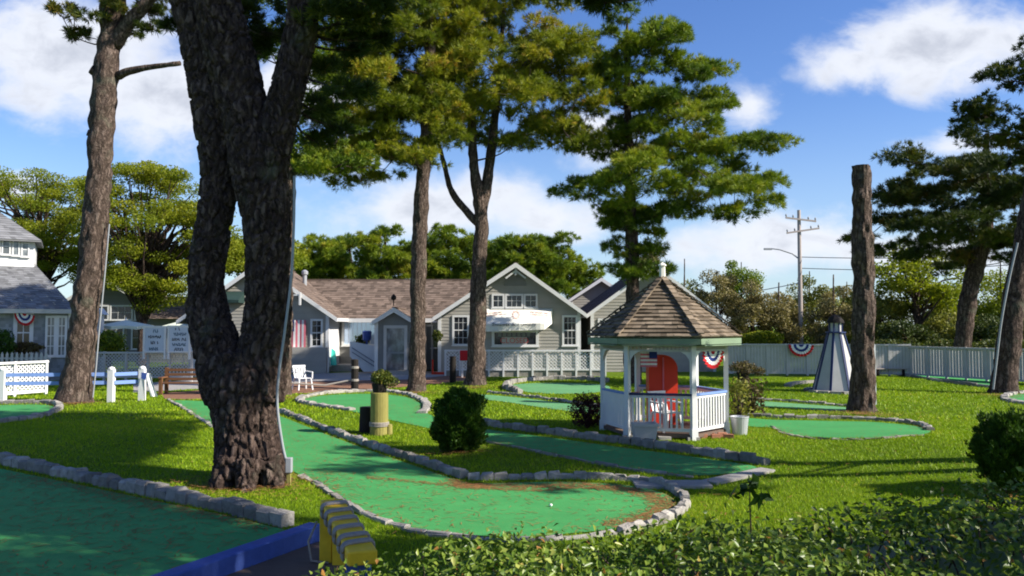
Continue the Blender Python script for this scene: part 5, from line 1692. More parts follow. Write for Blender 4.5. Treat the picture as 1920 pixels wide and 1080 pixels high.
for x0, x1, ya, yb in ((-24, -2, 440, 474), (0, 17, 447, 477), (20, 34, 451, 479), (37, 52, 455, 481)): hwin(x0, x1, ya, yb, 3.39, 1, 2, False, 'glass_grey', 0.06)
m_ = MB(); ax_, az_ = hloc(-6, 398, 4.9)
shingles(m_, (cx0 - .3, 3.0, cz1), (cx1 + 0.3, 3.0, cz1), (ax_, 4.9, az_), (cx0 + 1, 4.9, az_), 0.2, 0.25); shingles(m_, (cx1 + .3, 3.0, cz1), (cx1 + .3, 6.8, cz1), (ax_, 4.9, az_), (ax_, 4.9, az_), 0.2, 0.25)
m_.box(cx0 - .3, cx1 + .29, 3.01, 6.79, cz1 - 0.07, cz1 - 0.005); m_.build('cupola_roof', M['roof_grey'], sh)
# planter box plants and picket fence
p = at(50, 652, 36.6)
leaf_blob('window_box_plant', 'dark trailing plant in the window box of the shingled house', 'plant', p, 0.75, 0.28, 0.24, 1600, 0.12, 'plant_brown', stem=False)
p = at(5, 650, 36); leaf_blob('shrub', 'green shrub at the shingled house window', 'shrub', p, 0.5, 0.4, 0.75, 1800, 0.13, 'bush')
pf = thing('picket_fence', (at(60, 0, 35.5).x, 35.5, 0), 'low white picket fence below the window box', 'fence')
for i in range(16):
    x = at(-30 + i * 9, 0, 35.5).x
    m_ = MB(); m_.box(x - 0.055, x + 0.055, 35.48, 35.51, 0.1, 1.32); m_.prism([(x - 0.055, 35.48, 1.32), (x + 0.055, 35.48, 1.32), (x, 35.48, 1.42)], (0, 0.03, 0)); m_.build('picket', M['white_old'], pf)
m_ = MB(); a = at(-34, 0, 35.5).x; b = at(112, 0, 35.5).x
for z in (0.4, 1.1): m_.box(a, b, 35.515, 35.56, z, z + 0.08)
m_.build('rail', M['white_old'], pf)


def bunting(label, c, R, drop, N, U, name='bunting', rings=('fabric_red', 'fabric_white', 'fabric_blue', 'fabric_white', 'fabric_red')):
    """pleated half-round fan in coloured bands"""
    c = Vector(c); U = Vector(U).normalized(); N = Vector(N).normalized()
    t = thing(name, c, label, 'bunting', 'patriotic bunting')
    n = 24
    k = len(rings)
    for j, mt in enumerate(rings):
        m_ = MB()
        for i in range(n):
            def pt(ii, q):
                an = math.pi * ii / n
                pl = 0.03 * (1 if ii % 2 else -1) * q
                return c + U * (R * q * math.cos(an)) - Vector((0, 0, 1)) * (drop * q * math.sin(an)) + N * (0.02 + pl)
            q0, q1 = j / k, (j + 1) / k
            if q0 == 0: m_.add([c + N * 0.02, pt(i, q1), pt(i + 1, q1)], [(0, 1, 2)])
            else: m_.add([pt(i, q0), pt(i, q1), pt(i + 1, q1), pt(i + 1, q0)], [(0, 1, 2, 3)])
        m_.build({'fabric_red': 'red_band', 'fabric_white': 'white_band', 'fabric_blue': 'blue_band'}[mt], M[mt], t, recalc=False)
    return t


bunting('pleated bunting over the window of the shingled house', at(46, 588, 36.9), 0.42, 0.55, (hs_, -hc_, 0), (hc_, hs_, -0.2))
bunting('half round bunting hung on the board fence by the lighthouse', at(1502, 646, 41.45), 0.66, 0.62, (0, -1, 0), (1, 0, 0), rings=('fabric_blue', 'fabric_white', 'fabric_blue', 'fabric_white', 'fabric_red'))

# ------------------------------------------------------------------ gazebo
gc = Vector((at(1243, 640, 19.6).x, 19.6, 0)); gc.z = zt(gc.x, gc.y)
gz = thing('gazebo', gc, 'white six sided gazebo with weathered wood shingle roof', 'gazebo')
R0, R1 = 1.48, 1.86


def hexp(phi, r, z):
    a = math.radians(phi)
    return Vector((gc.x + r * math.sin(a), gc.y - r * math.cos(a), gc.z + z))


PH = [16, 76, 136, 196, 256, 316]
zE, zA = 2.33, 3.76
m_ = MB()
for i in range(6):
    a, b = hexp(PH[i], R1, zE), hexp(PH[(i + 1) % 6], R1, zE)
    ap = hexp(0, 0, zA)
    shingles(m_, a, b, ap, ap, 0.135, 0.17, 0.036)
rf = m_.build('roof', M['roof_wood'], gz)
m_ = MB()
for ph in PH:             # hip caps
    a, b = hexp(ph, R1 + 0.02, zE + 0.03), hexp(ph, 0.08, zA - 0.03)
    for k in range(13):
        p, q = a.lerp(b, k / 13), a.lerp(b, (k + 1.25) / 13)
        m_.bar(p + Vector((0, 0, 0.05)), q + Vector((0, 0, 0.02)), 0.15, 0.03, tone=random.random())
m_.build('hip_cap', M['roof_wood'], rf)
m_ = MB(); m_.lathe(hexp(0, 0, zA - 0.12), [(0.11, 0), (0.075, 0.12), (0.07, 0.40), (0.1, 0.41), (0.1, 0.44), (0.01, 0.5)], 6); m_.build('finial', M['canvas'], gz)
m_ = MB()                 # ceiling under the shingles
m_.add([hexp(p, R1 - 0.02, zE - 0.005) for p in PH] + [hexp(0, 0, zA - 0.06)], [(i, (i + 1) % 6, 6) for i in range(6)]); m_.build('ceiling', M['white_old'], gz, recalc=False)
m_ = MB()
for i in range(6):
    a, b = hexp(PH[i], R1 - 0.03, zE - 0.1), hexp(PH[(i + 1) % 6], R1 - 0.03, zE - 0.1)
    m_.bar(a, b, 0.04, 0.13)
    a, b = hexp(PH[i], R0 + 0.18, zE - 0.19), hexp(PH[(i + 1) % 6], R0 + 0.18, zE - 0.19); m_.bar(a, b, 0.42, 0.02)
m_.build('fascia', M['green_paint'], gz)
m_ = MB()
for i in range(6):        # frieze with square gaps
    a, b = hexp(PH[i], R0, zE - 0.20), hexp(PH[(i + 1) % 6], R0, zE - 0.20)
    m_.bar(a, b, 0.05, 0.04); m_.bar(a - Vector((0, 0, 0.12)), b - Vector((0, 0, 0.12)), 0.05, 0.04)
    for k in range(1, 17):
        p = a.lerp(b, k / 17); m_.bar(p, p - Vector((0, 0, 0.12)), 0.04, 0.04, (1, 0, 0))
m_.build('frieze', M['white_old'], gz)
for ph in PH:
    m_ = MB(); p = hexp(ph, R0, 0); tn = Vector((math.cos(math.radians(ph)), math.sin(math.radians(ph)), 0)); nn = Vector((math.sin(math.radians(ph)), -math.cos(math.radians(ph)), 0))
    m_.obox(p + Vector((0, 0, 1.1)), tn, nn, (0, 0, 1), 0.055, 0.055, 1.02); m_.obox(p + Vector((0, 0, 0.12)), tn, nn, (0, 0, 1), 0.075, 0.075, 0.14)
    for sg in (1, -1):    # curved brackets under the frieze
        j = PH[(PH.index(ph) + sg) % 6]
        dr = (hexp(j, R0, 0) - p).normalized()
        m_.prism([p + dr * 0.06 + Vector((0, 0, 2.01)), p + dr * 0.30 + Vector((0, 0, 2.01)), p + dr * 0.16 + Vector((0, 0, 1.92)), p + dr * 0.09 + Vector((0, 0, 1.82)), p + dr * 0.06 + Vector((0, 0, 1.70))], dr.cross(Vector((0, 0, 1))) * 0.03)
    m_.build('post', M['white'], gz)
for i in range(6):
    if i == 3: continue   # way in
    a, b = hexp(PH[i], R0, 0), hexp(PH[(i + 1) % 6], R0, 0)
    rl = MB(); rl.bar(a + Vector((0, 0, 1.02)), b + Vector((0, 0, 1.02)), 0.09, 0.05); ro = rl.build('handrail', M['navy'] if i == 5 else M['blue_rail'], gz)
    m_ = MB()
    d_ = (b - a).normalized()
    m_.bar(a + d_ * 0.06 + Vector((0, 0, 0.22)), b - d_ * 0.06 + Vector((0, 0, 0.22)), 0.05, 0.07); m_.bar(a + d_ * 0.06 + Vector((0, 0, 0.96)), b - d_ * 0.06 + Vector((0, 0, 0.96)), 0.045, 0.05)
    if i == 4:            # boarded side
        for k in range(9):
            p = a.lerp(b, (k + 0.5) / 9); m_.obox(p + Vector((0, 0, 0.59)), d_, d_.cross(Vector((0, 0, 1))), (0, 0, 1), 0.076, 0.012, 0.345)
    else:
        for k in range(1, 12):
            if i == 5 and k in (11,): continue
            p = a.lerp(b, k / 12); m_.obox(p + Vector((0, 0, 0.59)), d_, d_.cross(Vector((0, 0, 1))), (0, 0, 1), 0.024, 0.018, 0.36)
    m_.build('balustrade', M['white'], gz)
m_ = MB(); m_.add([hexp(p, R0 + 0.02, 0.13) for p in PH] + [hexp(p, R0 + 0.02, 0.05) for p in PH], [tuple(range(6))] + [(i, (i + 1) % 6, (i + 1) % 6 + 6, i + 6) for i in range(6)]); m_.build('floor', M['planks'], gz)
for p in (hexp(-10, 1.38, 0.02), hexp(16, 1.45, 0.02), hexp(-44, 1.45, 0.02), hexp(60, 1.4, 0.02), hexp(120, 1.3, 0.02)): m_ = MB(); m_.obox(p, (1, 0.1, 0), (0, 1, 0), (0, 0, 1), 0.14, 0.1, 0.06); m_.build('footing_block', M['gravel'], gz)

# arched red board and chair inside
p0 = at(1243, 800, 19.95)
m_ = MB()
hw = 0.36
arch = [(-hw, 0.14), (hw, 0.14), (hw, 1.50)] + [(hw * math.cos(a), 1.50 + 0.36 * math.sin(a)) for a in np.linspace(0.15, math.pi - 0.15, 12)] + [(-hw, 1.50)]
m_.prism([(p0.x + u + 0.02, 19.95, gc.z + z) for u, z in arch], (0, 0.42, 0))
rb = thing('red_booth', (p0.x, 19.95, gc.z + 0.13), 'tall red arch topped booth standing inside the gazebo', 'booth')
m_.build('body', M['red'], rb)
m_ = MB(); m_.box(p0.x + 0.0, p0.x + 0.035, 19.92, 19.946, gc.z + 0.2, gc.z + 1.8); m_.build('seam_strip', M['fabric_pink'], rb)
us_flag('small faded flag hanging inside the gazebo', at(1196, 0, 19.0).x, at(1226, 0, 19.0).x, at(0, 688, 19.0).z, at(0, 656, 19.0).z, 19.0, False)
a, b = hexp(16, R0, 0), hexp(76, R0, 0)
bn = (b - a).normalized()
bunting('red white and blue fan bunting hung between the gazebo posts', (a + b) / 2 + Vector((0, 0, 2.0)) + bn * 0.12, 0.48, 0.42, bn.cross(Vector((0, 0, 1))), bn, rings=('fabric_red', 'fabric_white', 'fabric_blue', 'fabric_white', 'fabric_red'))


def plastic_chair(label, loc, rz, name='plastic_chair', s=1.0):
    t = bpy.data.objects.new(name, None); COL.objects.link(t); t.location = loc; t.rotation_euler = (0, 0, rz)
    ORG[t.name] = Vector((0, 0, 0)); tag(t, label, 'chair', 'white plastic chairs')
    m_ = MB(); m_.box(-0.24 * s, 0.24 * s, -0.24 * s, 0.22 * s, 0.42 * s, 0.45 * s); m_.build('seat', M['plastic'], t, bevel=0.01)
    m_ = MB()
    for k in range(5):
        x = (-0.2 + 0.1 * k) * s; m_.bar((x, 0.2 * s, 0.45 * s), (x * 1.08, 0.32 * s, (0.84 - 0.02 * abs(k - 2)) * s), 0.06 * s, 0.018)
    m_.bar((-0.26 * s, 0.33 * s, 0.86 * s), (0.26 * s, 0.33 * s, 0.86 * s), 0.03, 0.09 * s); m_.build('backrest', M['plastic'], t)
    for sx in (-1, 1):
        m_ = MB(); m_.bar((sx * 0.27 * s, -0.26 * s, 0.66 * s), (sx * 0.27 * s, 0.28 * s, 0.68 * s), 0.055 * s, 0.03); m_.bar((sx * 0.27 * s, -0.24 * s, 0.42 * s), (sx * 0.27 * s, -0.26 * s, 0.66 * s), 0.04 * s, 0.04 * s, (0, 1, 0)); m_.build('armrest', M['plastic'], t)
        for y, yo in ((-0.22, -0.27), (0.2, 0.28)):
            m_ = MB(); m_.bar((sx * 0.23 * s, y * s, 0.43 * s), (sx * 0.28 * s, yo * s, 0), 0.045 * s, 0.045 * s, (0, 1, 0)); m_.build('leg', M['plastic'], t)
    return t


p = at(1238, 806, 18.9); plastic_chair('white plastic chair inside the gazebo before the red booth', (p.x + .12, 18.85, gc.z + 0.13), 0.5)
p = G(567, 731); plastic_chair('white plastic armchair on the mulch path beside the grey wing', (p.x, p.y, p.z), 0.7, s=1.08)
m_ = MB(); q = hexp(240, 0.85, 0.13); m_.lathe(q, [(0.16, 0), (0.03, 0.04), (0.03, 0.7), (0.33, 0.71), (0.34, 0.74)], 16); o = m_.build('round_table', M['plastic'], None, q)
tag(o, 'small round white table inside the gazebo', 'table')
m_ = MB(); m_.box(q.x - 0.22, q.x + 0.2, q.y - 0.1, q.y + 0.1, q.z + 0.742, q.z + 0.80); o = m_.build('red_tray', M['red'], None, (q.x, q.y, q.z + 0.74)); tag(o, 'red tray lying on the round table in the gazebo', 'tray')

# planter tub before the gazebo, brick pile, bucket
p = G(1208, 829)
t = thing('planter_tub', p, 'square white planter tub in front of the gazebo steps', 'planter')
m_ = MB()
w0, w1, hh = 0.21, 0.26, 0.42
for k, (ia, ib) in enumerate(((0, 1), (1, 2), (2, 3), (3, 0))):
    cs0 = [(-w0, -w0), (w0, -w0), (w0, w0), (-w0, w0)]; cs1 = [(-w1, -w1), (w1, -w1), (w1, w1), (-w1, w1)]
    A_, B_ = cs0[ia], cs0[ib]; C_, D_ = cs1[ib], cs1[ia]
    sc_ = 0.9
    m_.add([(p.x + A_[0], p.y + A_[1], p.z), (p.x + B_[0], p.y + B_[1], p.z), (p.x + C_[0], p.y + C_[1], p.z + hh), (p.x + D_[0], p.y + D_[1], p.z + hh),
            (p.x + A_[0] * sc_, p.y + A_[1] * sc_, p.z), (p.x + B_[0] * sc_, p.y + B_[1] * sc_, p.z), (p.x + C_[0] * sc_, p.y + C_[1] * sc_, p.z + hh), (p.x + D_[0] * sc_, p.y + D_[1] * sc_, p.z + hh)],
           [(0, 1, 2, 3), (7, 6, 5, 4), (3, 2, 6, 7)])
m_.build('tub', M['white_old'], t)
m_ = MB(); m_.box(p.x - w1 - 0.02, p.x + w1 + 0.02, p.y - w1 - 0.02, p.y - w1 + 0.02, p.z + hh - 0.05, p.z + hh + 0.015); m_.box(p.x + w1 - 0.02, p.x + w1 + 0.02, p.y - w1 + 0.021, p.y + w1 + .02, p.z + hh - 0.05, p.z + hh + 0.015); m_.build('rim', M['white_old'], t)
m_ = MB(); m_.box(p.x - w0, p.x + w0, p.y - w0, p.y + w0, p.z + 0.28, p.z + 0.3); m_.build('soil', M['brick_path'], t)
for k in range(5):
    q = G(1318 + k * 12, 822 - (k % 2) * 3); m_ = MB(); m_.obox(q + Vector((0, 0, 0.05)), (1, random.uniform(-.4, .4), 0), (random.uniform(-.1, .1), 1, 0), (0, 0, 1), 0.11, 0.06, 0.05, random.random())
    o = m_.build('brick', M['brick'], None, q, bevel=0.006); tag(o, 'loose red brick on the grass at the gazebo foot', 'brick', 'bricks at the gazebo foot')
q = Vector((at(1376, 0, 19.2).x, 19.2, 0)); q.z = zt(q.x, q.y)
t = thing('metal_bucket', q, 'galvanised metal bucket at the gazebo corner post', 'bucket')
m_ = MB(); m_.lathe(q, [(0.17, 0), (0.215, 0.40), (0.225, 0.41), (0.225, 0.43), (0.2, 0.43), (0.18, 0.3), (0.01, 0.3)], 20); m_.build('body', M['metal'], t, smooth=False)
p = Vector((q.x + 0.12, q.y + 0.5, 0))
leaf_blob('flowering_shrub', 'loose leafy shrub growing behind the metal bucket', 'plant', (p.x, p.y, 0.75), 0.32, 0.34, 0.62, 420, 0.12, 'olive')


def piling(label, px, pybase, h, r, leaf, blob, group='planter pilings'):
    p = G(px, pybase)
    t = thing('piling_planter', p, label, 'planter', group)
    m_ = MB(); m_.lathe(p, [(r * 1.06, -0.05), (r, 0.3), (r * 0.98, h), (r * 0.8, h + 0.01)], 20); m_.build('post', M['piling'], t, smooth=False)
    m_ = MB(); m_.lathe((p.x, p.y, p.z + h), [(r * 0.72, 0.0), (r * 0.92, 0.22), (r * 0.8, 0.22)], 16); m_.build('pot', M['dark_wood'], t)
    n = 1100
    d = unit(rng.normal(0, 1, (n, 3))) * (rng.uniform(0.1, 1, n)[:, None] ** 0.5)
    C = d * np.array([blob[0], blob[0], blob[1]]) + np.array([p.x + blob[2], p.y, p.z + h + 0.36])
    C2 = d[:260] * np.array([0.2, 0.2, 0.14]) + np.array([p.x + blob[0] * 1.05, p.y - 0.05, p.z + h + 0.26])
    Vv, Ff, Tt = leaf_cards(np.concatenate([C, C2]), 0.075, 0.035, rng.normal(0.5, 0.22, n + 260), 0.5)
    np_mesh('foliage', Vv, Ff, Tt, M[leaf], t)
    return t, p


t, p = piling('yellow green wooden piling topped by a leafy plant beside the round pool green', 711, 815, 1.0, 0.215, 'plant', (0.27, 0.2, 0.05))
m_ = MB()
for z in (0.22, 0.255, 0.29): m_.lathe((p.x, p.y, p.z + z), [(0.215, -0.02), (0.238, -0.01), (0.238, 0.01), (0.215, 0.02)], 20)
m_.build('rope_band', M['rope'], t)
q = G(686, 812); m_ = MB(); m_.lathe((q.x, q.y + 0.1, q.z), [(0.19, -0.05), (0.18, 0.3), (0.17, 0.62), (0.12, 0.63)], 16); o = m_.build('wooden_stump', M['dark_wood'], None, q); tag(o, 'dark short stump set against the yellow green piling', 'stump')
q = G(727, 815); m_ = MB(); m_.lathe((q.x + 0.03, q.y, q.z), [(0.085, -0.05), (0.08, 0.24), (0.06, 0.25)], 12); o = m_.build('short_piling', M['piling'], None, q); tag(o, 'short thin yellow piling at the planter foot', 'stump')
t, p2 = piling('weathered piling topped by a brown plant behind the gazebo bucket', 1394, 778, 1.0, 0.2, 'plant_brown', (0.42, 0.2, 0.0))
leaf_blob('flowering_shrub', 'tangled brown shrub round the weathered piling', 'plant', (p2.x + 0.15, p2.y - 0.3, 0.6), 0.42, 0.36, 0.55, 420, 0.13, 'plant_brown')

# bushes
p = G(856, 852)
leaf_blob('clipped_bush', 'egg shaped dark green clipped bush in the middle of the lawn', 'bush', (p.x + 0.02, p.y + 0.3, p.z + 0.60), 0.50, 0.50, 0.64, 10000, 0.10, 'bush', 'clipped evergreen bushes', tuft=1.2)
p = G(1895, 925)
leaf_blob('clipped_bush', 'dark clipped bush at the hedge end near the frame edge', 'bush', (p.x + .12, p.y + .1, p.z + 0.56), 0.48, 0.48, 0.55, 9000, 0.085, 'bush', 'clipped evergreen bushes', tuft=1.2)
p = G(1104, 805)
leaf_blob('barberry_bush', 'dark red barberry bush beside the gazebo', 'bush', (p.x, p.y + 0.3, p.z + 0.42), 0.44, 0.42, 0.44, 3800, 0.06, 'red_bush')

# little lighthouse
lc = G(1555, 738); lc = Vector((at(1555, 0, lc.y + 0.85).x, lc.y + 0.85, lc.z))
lh = thing('model_lighthouse', lc, 'small white mini-golf lighthouse with navy corner strips', 'lighthouse')
n = 8; phs = math.radians(9)
rb_, rt_, H0 = 0.90, 0.30, 2.28
m_ = MB(); m_.lathe(lc, [(rb_, 0.06), (rt_, H0)], n, phase=phs); m_.build('tower', M['white_old'], lh)
m_ = MB()
for k in range(n):
    an = 2 * math.pi * k / n + phs
    m_.bar((lc.x + (rb_ + .01) * math.cos(an), lc.y + (rb_ + .01) * math.sin(an), lc.z + 0.03), (lc.x + (rt_ + .01) * math.cos(an), lc.y + (rt_ + .01) * math.sin(an), lc.z + H0), 0.085, 0.05, (math.cos(an), math.sin(an), 0.2))
m_.build('corner_strip', M['navy'], lh)
m_ = MB(); m_.lathe((lc.x, lc.y, lc.z + H0), [(rt_ + 0.09, 0), (rt_ + 0.09, 0.06)], n, phase=phs); m_.build('gallery', M['navy'], lh)
m_ = MB(); m_.lathe((lc.x, lc.y, lc.z + H0 + 0.061), [(0.24, 0), (0.24, 0.34)], n, phase=phs); lan = m_.build('lantern_room', M['white_old'], lh)
m_ = MB()
for k in range(n):
    an = 2 * math.pi * k / n + phs
    m_.bar((lc.x + 0.245 * math.cos(an), lc.y + 0.245 * math.sin(an), lc.z + H0 + 0.06), (lc.x + 0.245 * math.cos(an), lc.y + 0.245 * math.sin(an), lc.z + H0 + 0.4), 0.05, 0.05, (1, 0, 0))
m_.build('mullion', M['navy'], lan)
m_ = MB(); m_.lathe((lc.x, lc.y, lc.z + H0 + 0.4), [(0.34, 0), (0.31, 0.1), (0.2, 0.24), (0.07, 0.31), (0.01, 0.35)], n, phase=phs); m_.build('dome', M['dark_wood'], lh)
m_ = MB()
for k in range(16):
    an = 2 * math.pi * k / 16
    m_.obox((lc.x + 1.12 * math.cos(an), lc.y + 1.12 * math.sin(an), lc.z + 0.03), (-math.sin(an), math.cos(an), 0), (math.cos(an), math.sin(an), 0), (0, 0, 1), 0.2, 0.09, 0.07, random.random())
m_.build('stone_ring', M['stone'], lh)
kb = line_g([(1476, 726), (1490, 721), (1530, 718)])
m_ = MB()
for a, b in zip(kb, kb[1:]): m_.bar(a + Vector((0, 0, .06)), b + Vector((0, 0, .06)), 0.25, 0.14)
o = m_.build('stone_kerb', M['stone'], None, kb[0]); tag(o, 'pale curved stone edge beside the little lighthouse', 'kerb')
# slim white marker post beside the topped trunk
q = at(1639, 722, 26.5); m_ = MB(); m_.box(q.x - 0.05, q.x + 0.05, 26.45, 26.55, 0, 1.95); m_.prism([(q.x - 0.05, 26.45, 1.95), (q.x + 0.05, 26.45, 1.95), (q.x, 26.45, 2.02)], (0, 0.1, 0)); o = m_.build('marker_post', M['white'], None, (q.x, 26.5, 0)); tag(o, 'slim white post behind the topped trunk', 'post')
# low bench by the fence green
q = G(1668, 705); t = thing('low_bench', q, 'small plank bench by the fence corner', 'bench')
m_ = MB(); m_.box(q.x - 0.75, q.x + 0.95, q.y, q.y + 0.35, q.z + 0.34, q.z + 0.39); m_.build('seat', M['pole'], t)
for dx in (-0.55, 0.75):
    m_ = MB(); m_.box(q.x + dx - 0.05, q.x + dx + 0.05, q.y + 0.03, q.y + 0.3, q.z, q.z + 0.34); m_.build('leg', M['dark_wood'], t)

# utility pole
Yu = 62.0
q = at(1502, 640, Yu); q = Vector((q.x, Yu, 0))
up = thing('utility_pole', q, 'tall wooden utility pole with two crossarms', 'utility pole')
zt_ = at(1502, 394, Yu).z
m_ = MB(); m_.tube([(q.x, Yu, -0.1), (q.x, Yu, zt_)], [0.19, 0.13], 12); m_.build('pole', M['pole'], up)
for (xa, ya, xb, yb) in ((1473, 408, 1530, 415), (1475, 437, 1536, 428)):
    m_ = MB(); m_.bar(at(xa, ya, Yu - .2), at(xb, yb, Yu - .2), 0.1, 0.13); ar = m_.build('crossarm', M['pole'], up)
    m_ = MB()
    for k in (0.02, 0.25, 0.75, 0.98):
        s = at(xa, ya, Yu - .2).lerp(at(xb, yb, Yu - .2), k); m_.lathe(s + Vector((0, 0, 0.06)), [(0.03, 0), (0.07, 0.08), (0.07, 0.16), (0.02, 0.24)], 8)
    m_.build('insulator', M['pipe'], ar)
m_ = MB(); m_.tube([at(1501, 488, Yu), at(1486, 476, Yu), at(1462, 468, Yu), at(1446, 466, Yu)], 0.05, 6); m_.obox(at(1440, 467, Yu), (1, 0, 0), (0, 1, 0), (0, 0, 1), 0.3, 0.12, 0.07); m_.build('lamp_arm', M['pipe'], up)
for i, (ya, yb, lb) in enumerate(((482, 470, 'upper black wire running from the utility pole past the topped trunk'), (503, 496, 'lower black wire running from the utility pole past the topped trunk'))):
    pa, pb = at(1503, ya, Yu), at(2100, yb - 20, 50)
    pts = [pa.lerp(pb, k / 10) - Vector((0, 0, 0.5 * math.sin(math.pi * k / 10))) for k in range(11)]
    m_ = MB(); m_.tube(pts, 0.028, 5); o = m_.build('power_line', M['wire'], None, pa); tag(o, lb, 'wire', 'power lines')
pa, pb = at(1502, 530, Yu), at(1150, 560, 70)
m_ = MB(); m_.tube([pa.lerp(pb, k / 10) - Vector((0, 0, 0.6 * math.sin(math.pi * k / 10))) for k in range(11)], 0.035, 5); o = m_.build('power_line', M['pipe'], None, pa); tag(o, 'grey cable sagging from the utility pole towards the gazebo roof', 'wire', 'power lines')

# conduits on trunks
def conduit(label, pts, Y, r=0.03, box=None):
    P = catmull([at(x, y, Y) for x, y in pts], 5)
    t = thing('conduit_pipe', P[-1], label, 'pipe', 'conduits on trunks')
    m_ = MB(); m_.tube(P, r, 8); m_.build('pipe', M['pipe'], t)
    if box:
        q = at(*box, Y); m_ = MB(); m_.box(q.x - 0.05, q.x + 0.05, Y - 0.05, Y + 0.05, q.z - 0.12, q.z + 0.12); m_.build('junction_box', M['pipe'], t, bevel=0.01)
        m_ = MB(); m_.box(q.x - 0.03, q.x + 0.03, Y - 0.03, Y + 0.03, q.z - 0.36, q.z - 0.14); m_.build('stake', M['piling'], t)


conduit('grey conduit with junction box running down the double trunked pine', [(552, 330), (551, 420), (546, 520), (534, 620), (523, 700), (520, 760), (529, 830), (538, 870)], 13.05, 0.022, (542, 872))
conduit('grey conduit running down the slender pine', [(205, 420), (196, 520), (186, 620), (180, 690), (174, 745)], 26.85, 0.024)
conduit('grey conduit running down the leaning trunk', [(1908, 455), (1893, 520), (1878, 600), (1868, 680), (1862, 730)], 30.6, 0.04)

# white posts with blue rails
rf_ = thing('rail_fence', G(208, 754), 'white capped posts joined by two blue rails', 'fence')
pp = [G(4, 757), G(208, 754), G(266, 751)]
for q in pp:
    m_ = MB(); m_.box(q.x - 0.095, q.x + 0.095, q.y - 0.095, q.y + 0.095, q.z, q.z + 1.1); m_.lathe((q.x, q.y, q.z + 1.1), [(0.115, 0), (0.115, 0.03), (0.09, 0.07), (0.02, 0.1)], 8); m_.build('post', M['white'], rf_)
for a, b in zip(pp, pp[1:]):
    for z in (0.66, 0.94):
        m_ = MB(); m_.bar(a + Vector((0.1, 0.0, z)), b + Vector((-0.1, 0.0, z)), 0.05, 0.12); m_.build('rail', M['blue_rail'], rf_)
q = pp[2]
m_ = MB()
for i in range(6):
    for j in range(5):
        f = lambda u, v: (q.x + 0.13 + 0.07 * u + 0.05 * v + 0.02 * math.sin(u * 3 + v), q.y - 0.13 - 0.03 * math.sin(u * 2.2), q.z + 0.95 - 0.16 * v)
        m_.add([f(i / 2, j), f((i + 1) / 2, j), f((i + 1) / 2, j + 1), f(i / 2, j + 1)], [(0, 1, 2, 3)])
hc = thing('hanging_cloth', (q.x + 0.2, q.y - 0.15, q.z + 0.2), 'white and pink cloth with blue top hung on the end post', 'cloth')
m_.build('cloth', M['fabric_white'], hc, recalc=False)
m_ = MB(); m_.prism([(q.x + 0.05, q.y - 0.2, q.z + 0.98), (q.x + 0.25, q.y - 0.2, q.z + 0.96), (q.x + 0.2, q.y - 0.2, q.z + 0.72), (q.x + 0.05, q.y - 0.2, q.z + 0.78)], (0, 0.02, 0)); m_.build('blue_band', M['blue'], hc)

# brown bench
q = G(300, 741); t = thing('garden_bench', q, 'brown wooden slatted bench behind the double trunked pine', 'bench')
L = 2.0
for dx in (0, L):
    m_ = MB(); m_.box(q.x + dx - 0.06, q.x + dx + 0.06, q.y, q.y + 0.1, q.z, q.z + 0.62); m_.box(q.x + dx - 0.06, q.x + dx + 0.06, q.y + 0.5, q.y + 0.6, q.z, q.z + 1.0); m_.box(q.x + dx - 0.07, q.x + dx + 0.07, q.y - 0.04, q.y + 0.62, q.z + 0.622, q.z + 0.67); m_.build('leg', M['bench'], t)
for k in range(3):
    m_ = MB(); m_.box(q.x + 0.061, q.x + L - 0.061, q.y + 0.5, q.y + 0.54, q.z + 0.52 + 0.17 * k, q.z + 0.62 + 0.17 * k); m_.build('back_slat', M['bench'], t)
m_ = MB()
for k in range(4): m_.box(q.x + 0.061, q.x + L - 0.061, q.y + 0.02 + 0.12 * k, q.y + 0.11 + 0.12 * k, q.z + 0.42, q.z + 0.46)
m_.build('seat', M['bench'], t)

# dark wooden bollards by the path
for x, yb, yt, lb in ((665, 734, 674, 'dark bollard with white bands on the mulch path'), (849, 718, 668, 'dark weathered bollard beside the forked pine')):
    q = G(x, yb); h = (yb - yt) * mx(q.y)
    t = thing('bollard', q, lb, 'bollard', 'wooden bollards')
    m_ = MB(); m_.lathe(q, [(0.15, -0.05), (0.14, h - 0.03), (0.1, h)], 12); m_.build('post', M['dark_wood'], t)
    if x < 700:
        m_ = MB()
        for z in (0.45, 0.95): m_.lathe((q.x, q.y, q.z + z), [(0.142, -0.05), (0.158, -0.04), (0.158, 0.04), (0.142, 0.05)], 12)
        m_.build('rope_band', M['rope'], t)
p, q = G(548, 735), G(668, 734)
m_ = MB(); m_.tube([Vector((p.x, p.y, 0.35)), (Vector((p.x, p.y, 0.25)) + Vector((q.x, q.y, 0.25))) / 2, Vector((q.x - 0.14, q.y, 0.45))], 0.035, 6); o = m_.build('rope', M['rope'], None, p); tag(o, 'slack rope strung along the mulch path to the banded bollard', 'rope')
# red things by the porch
q = G(811, 702); m_ = MB(); m_.tube([(q.x, q.y, 0), (q.x, q.y, 0.8)], 0.05, 8); m_.box(q.x - 0.04, q.x + 0.75, q.y - 0.2, q.y + 0.2, 0.02, 0.14); o = m_.build('hand_truck', M['red'], None, q); tag(o, 'small red cart with upright handle by the porch', 'cart')
q = at(873, 700, 40.0); q.z = 0
t = thing('newspaper_box', q, 'red newspaper box on a white stand behind the forked pine', 'newspaper box')
m_ = MB(); m_.box(q.x - 0.28, q.x + 0.28, 39.8, 40.2, 0.85, 1.35); m_.build('box', M['fabric_red'], t, bevel=0.02)
m_ = MB(); m_.box(q.x - 0.2, q.x - 0.12, 39.9, 40.1, 0, 0.85); m_.box(q.x + 0.12, q.x + 0.2, 39.9, 40.1, 0, 0.85); m_.build('stand', M['white'], t)

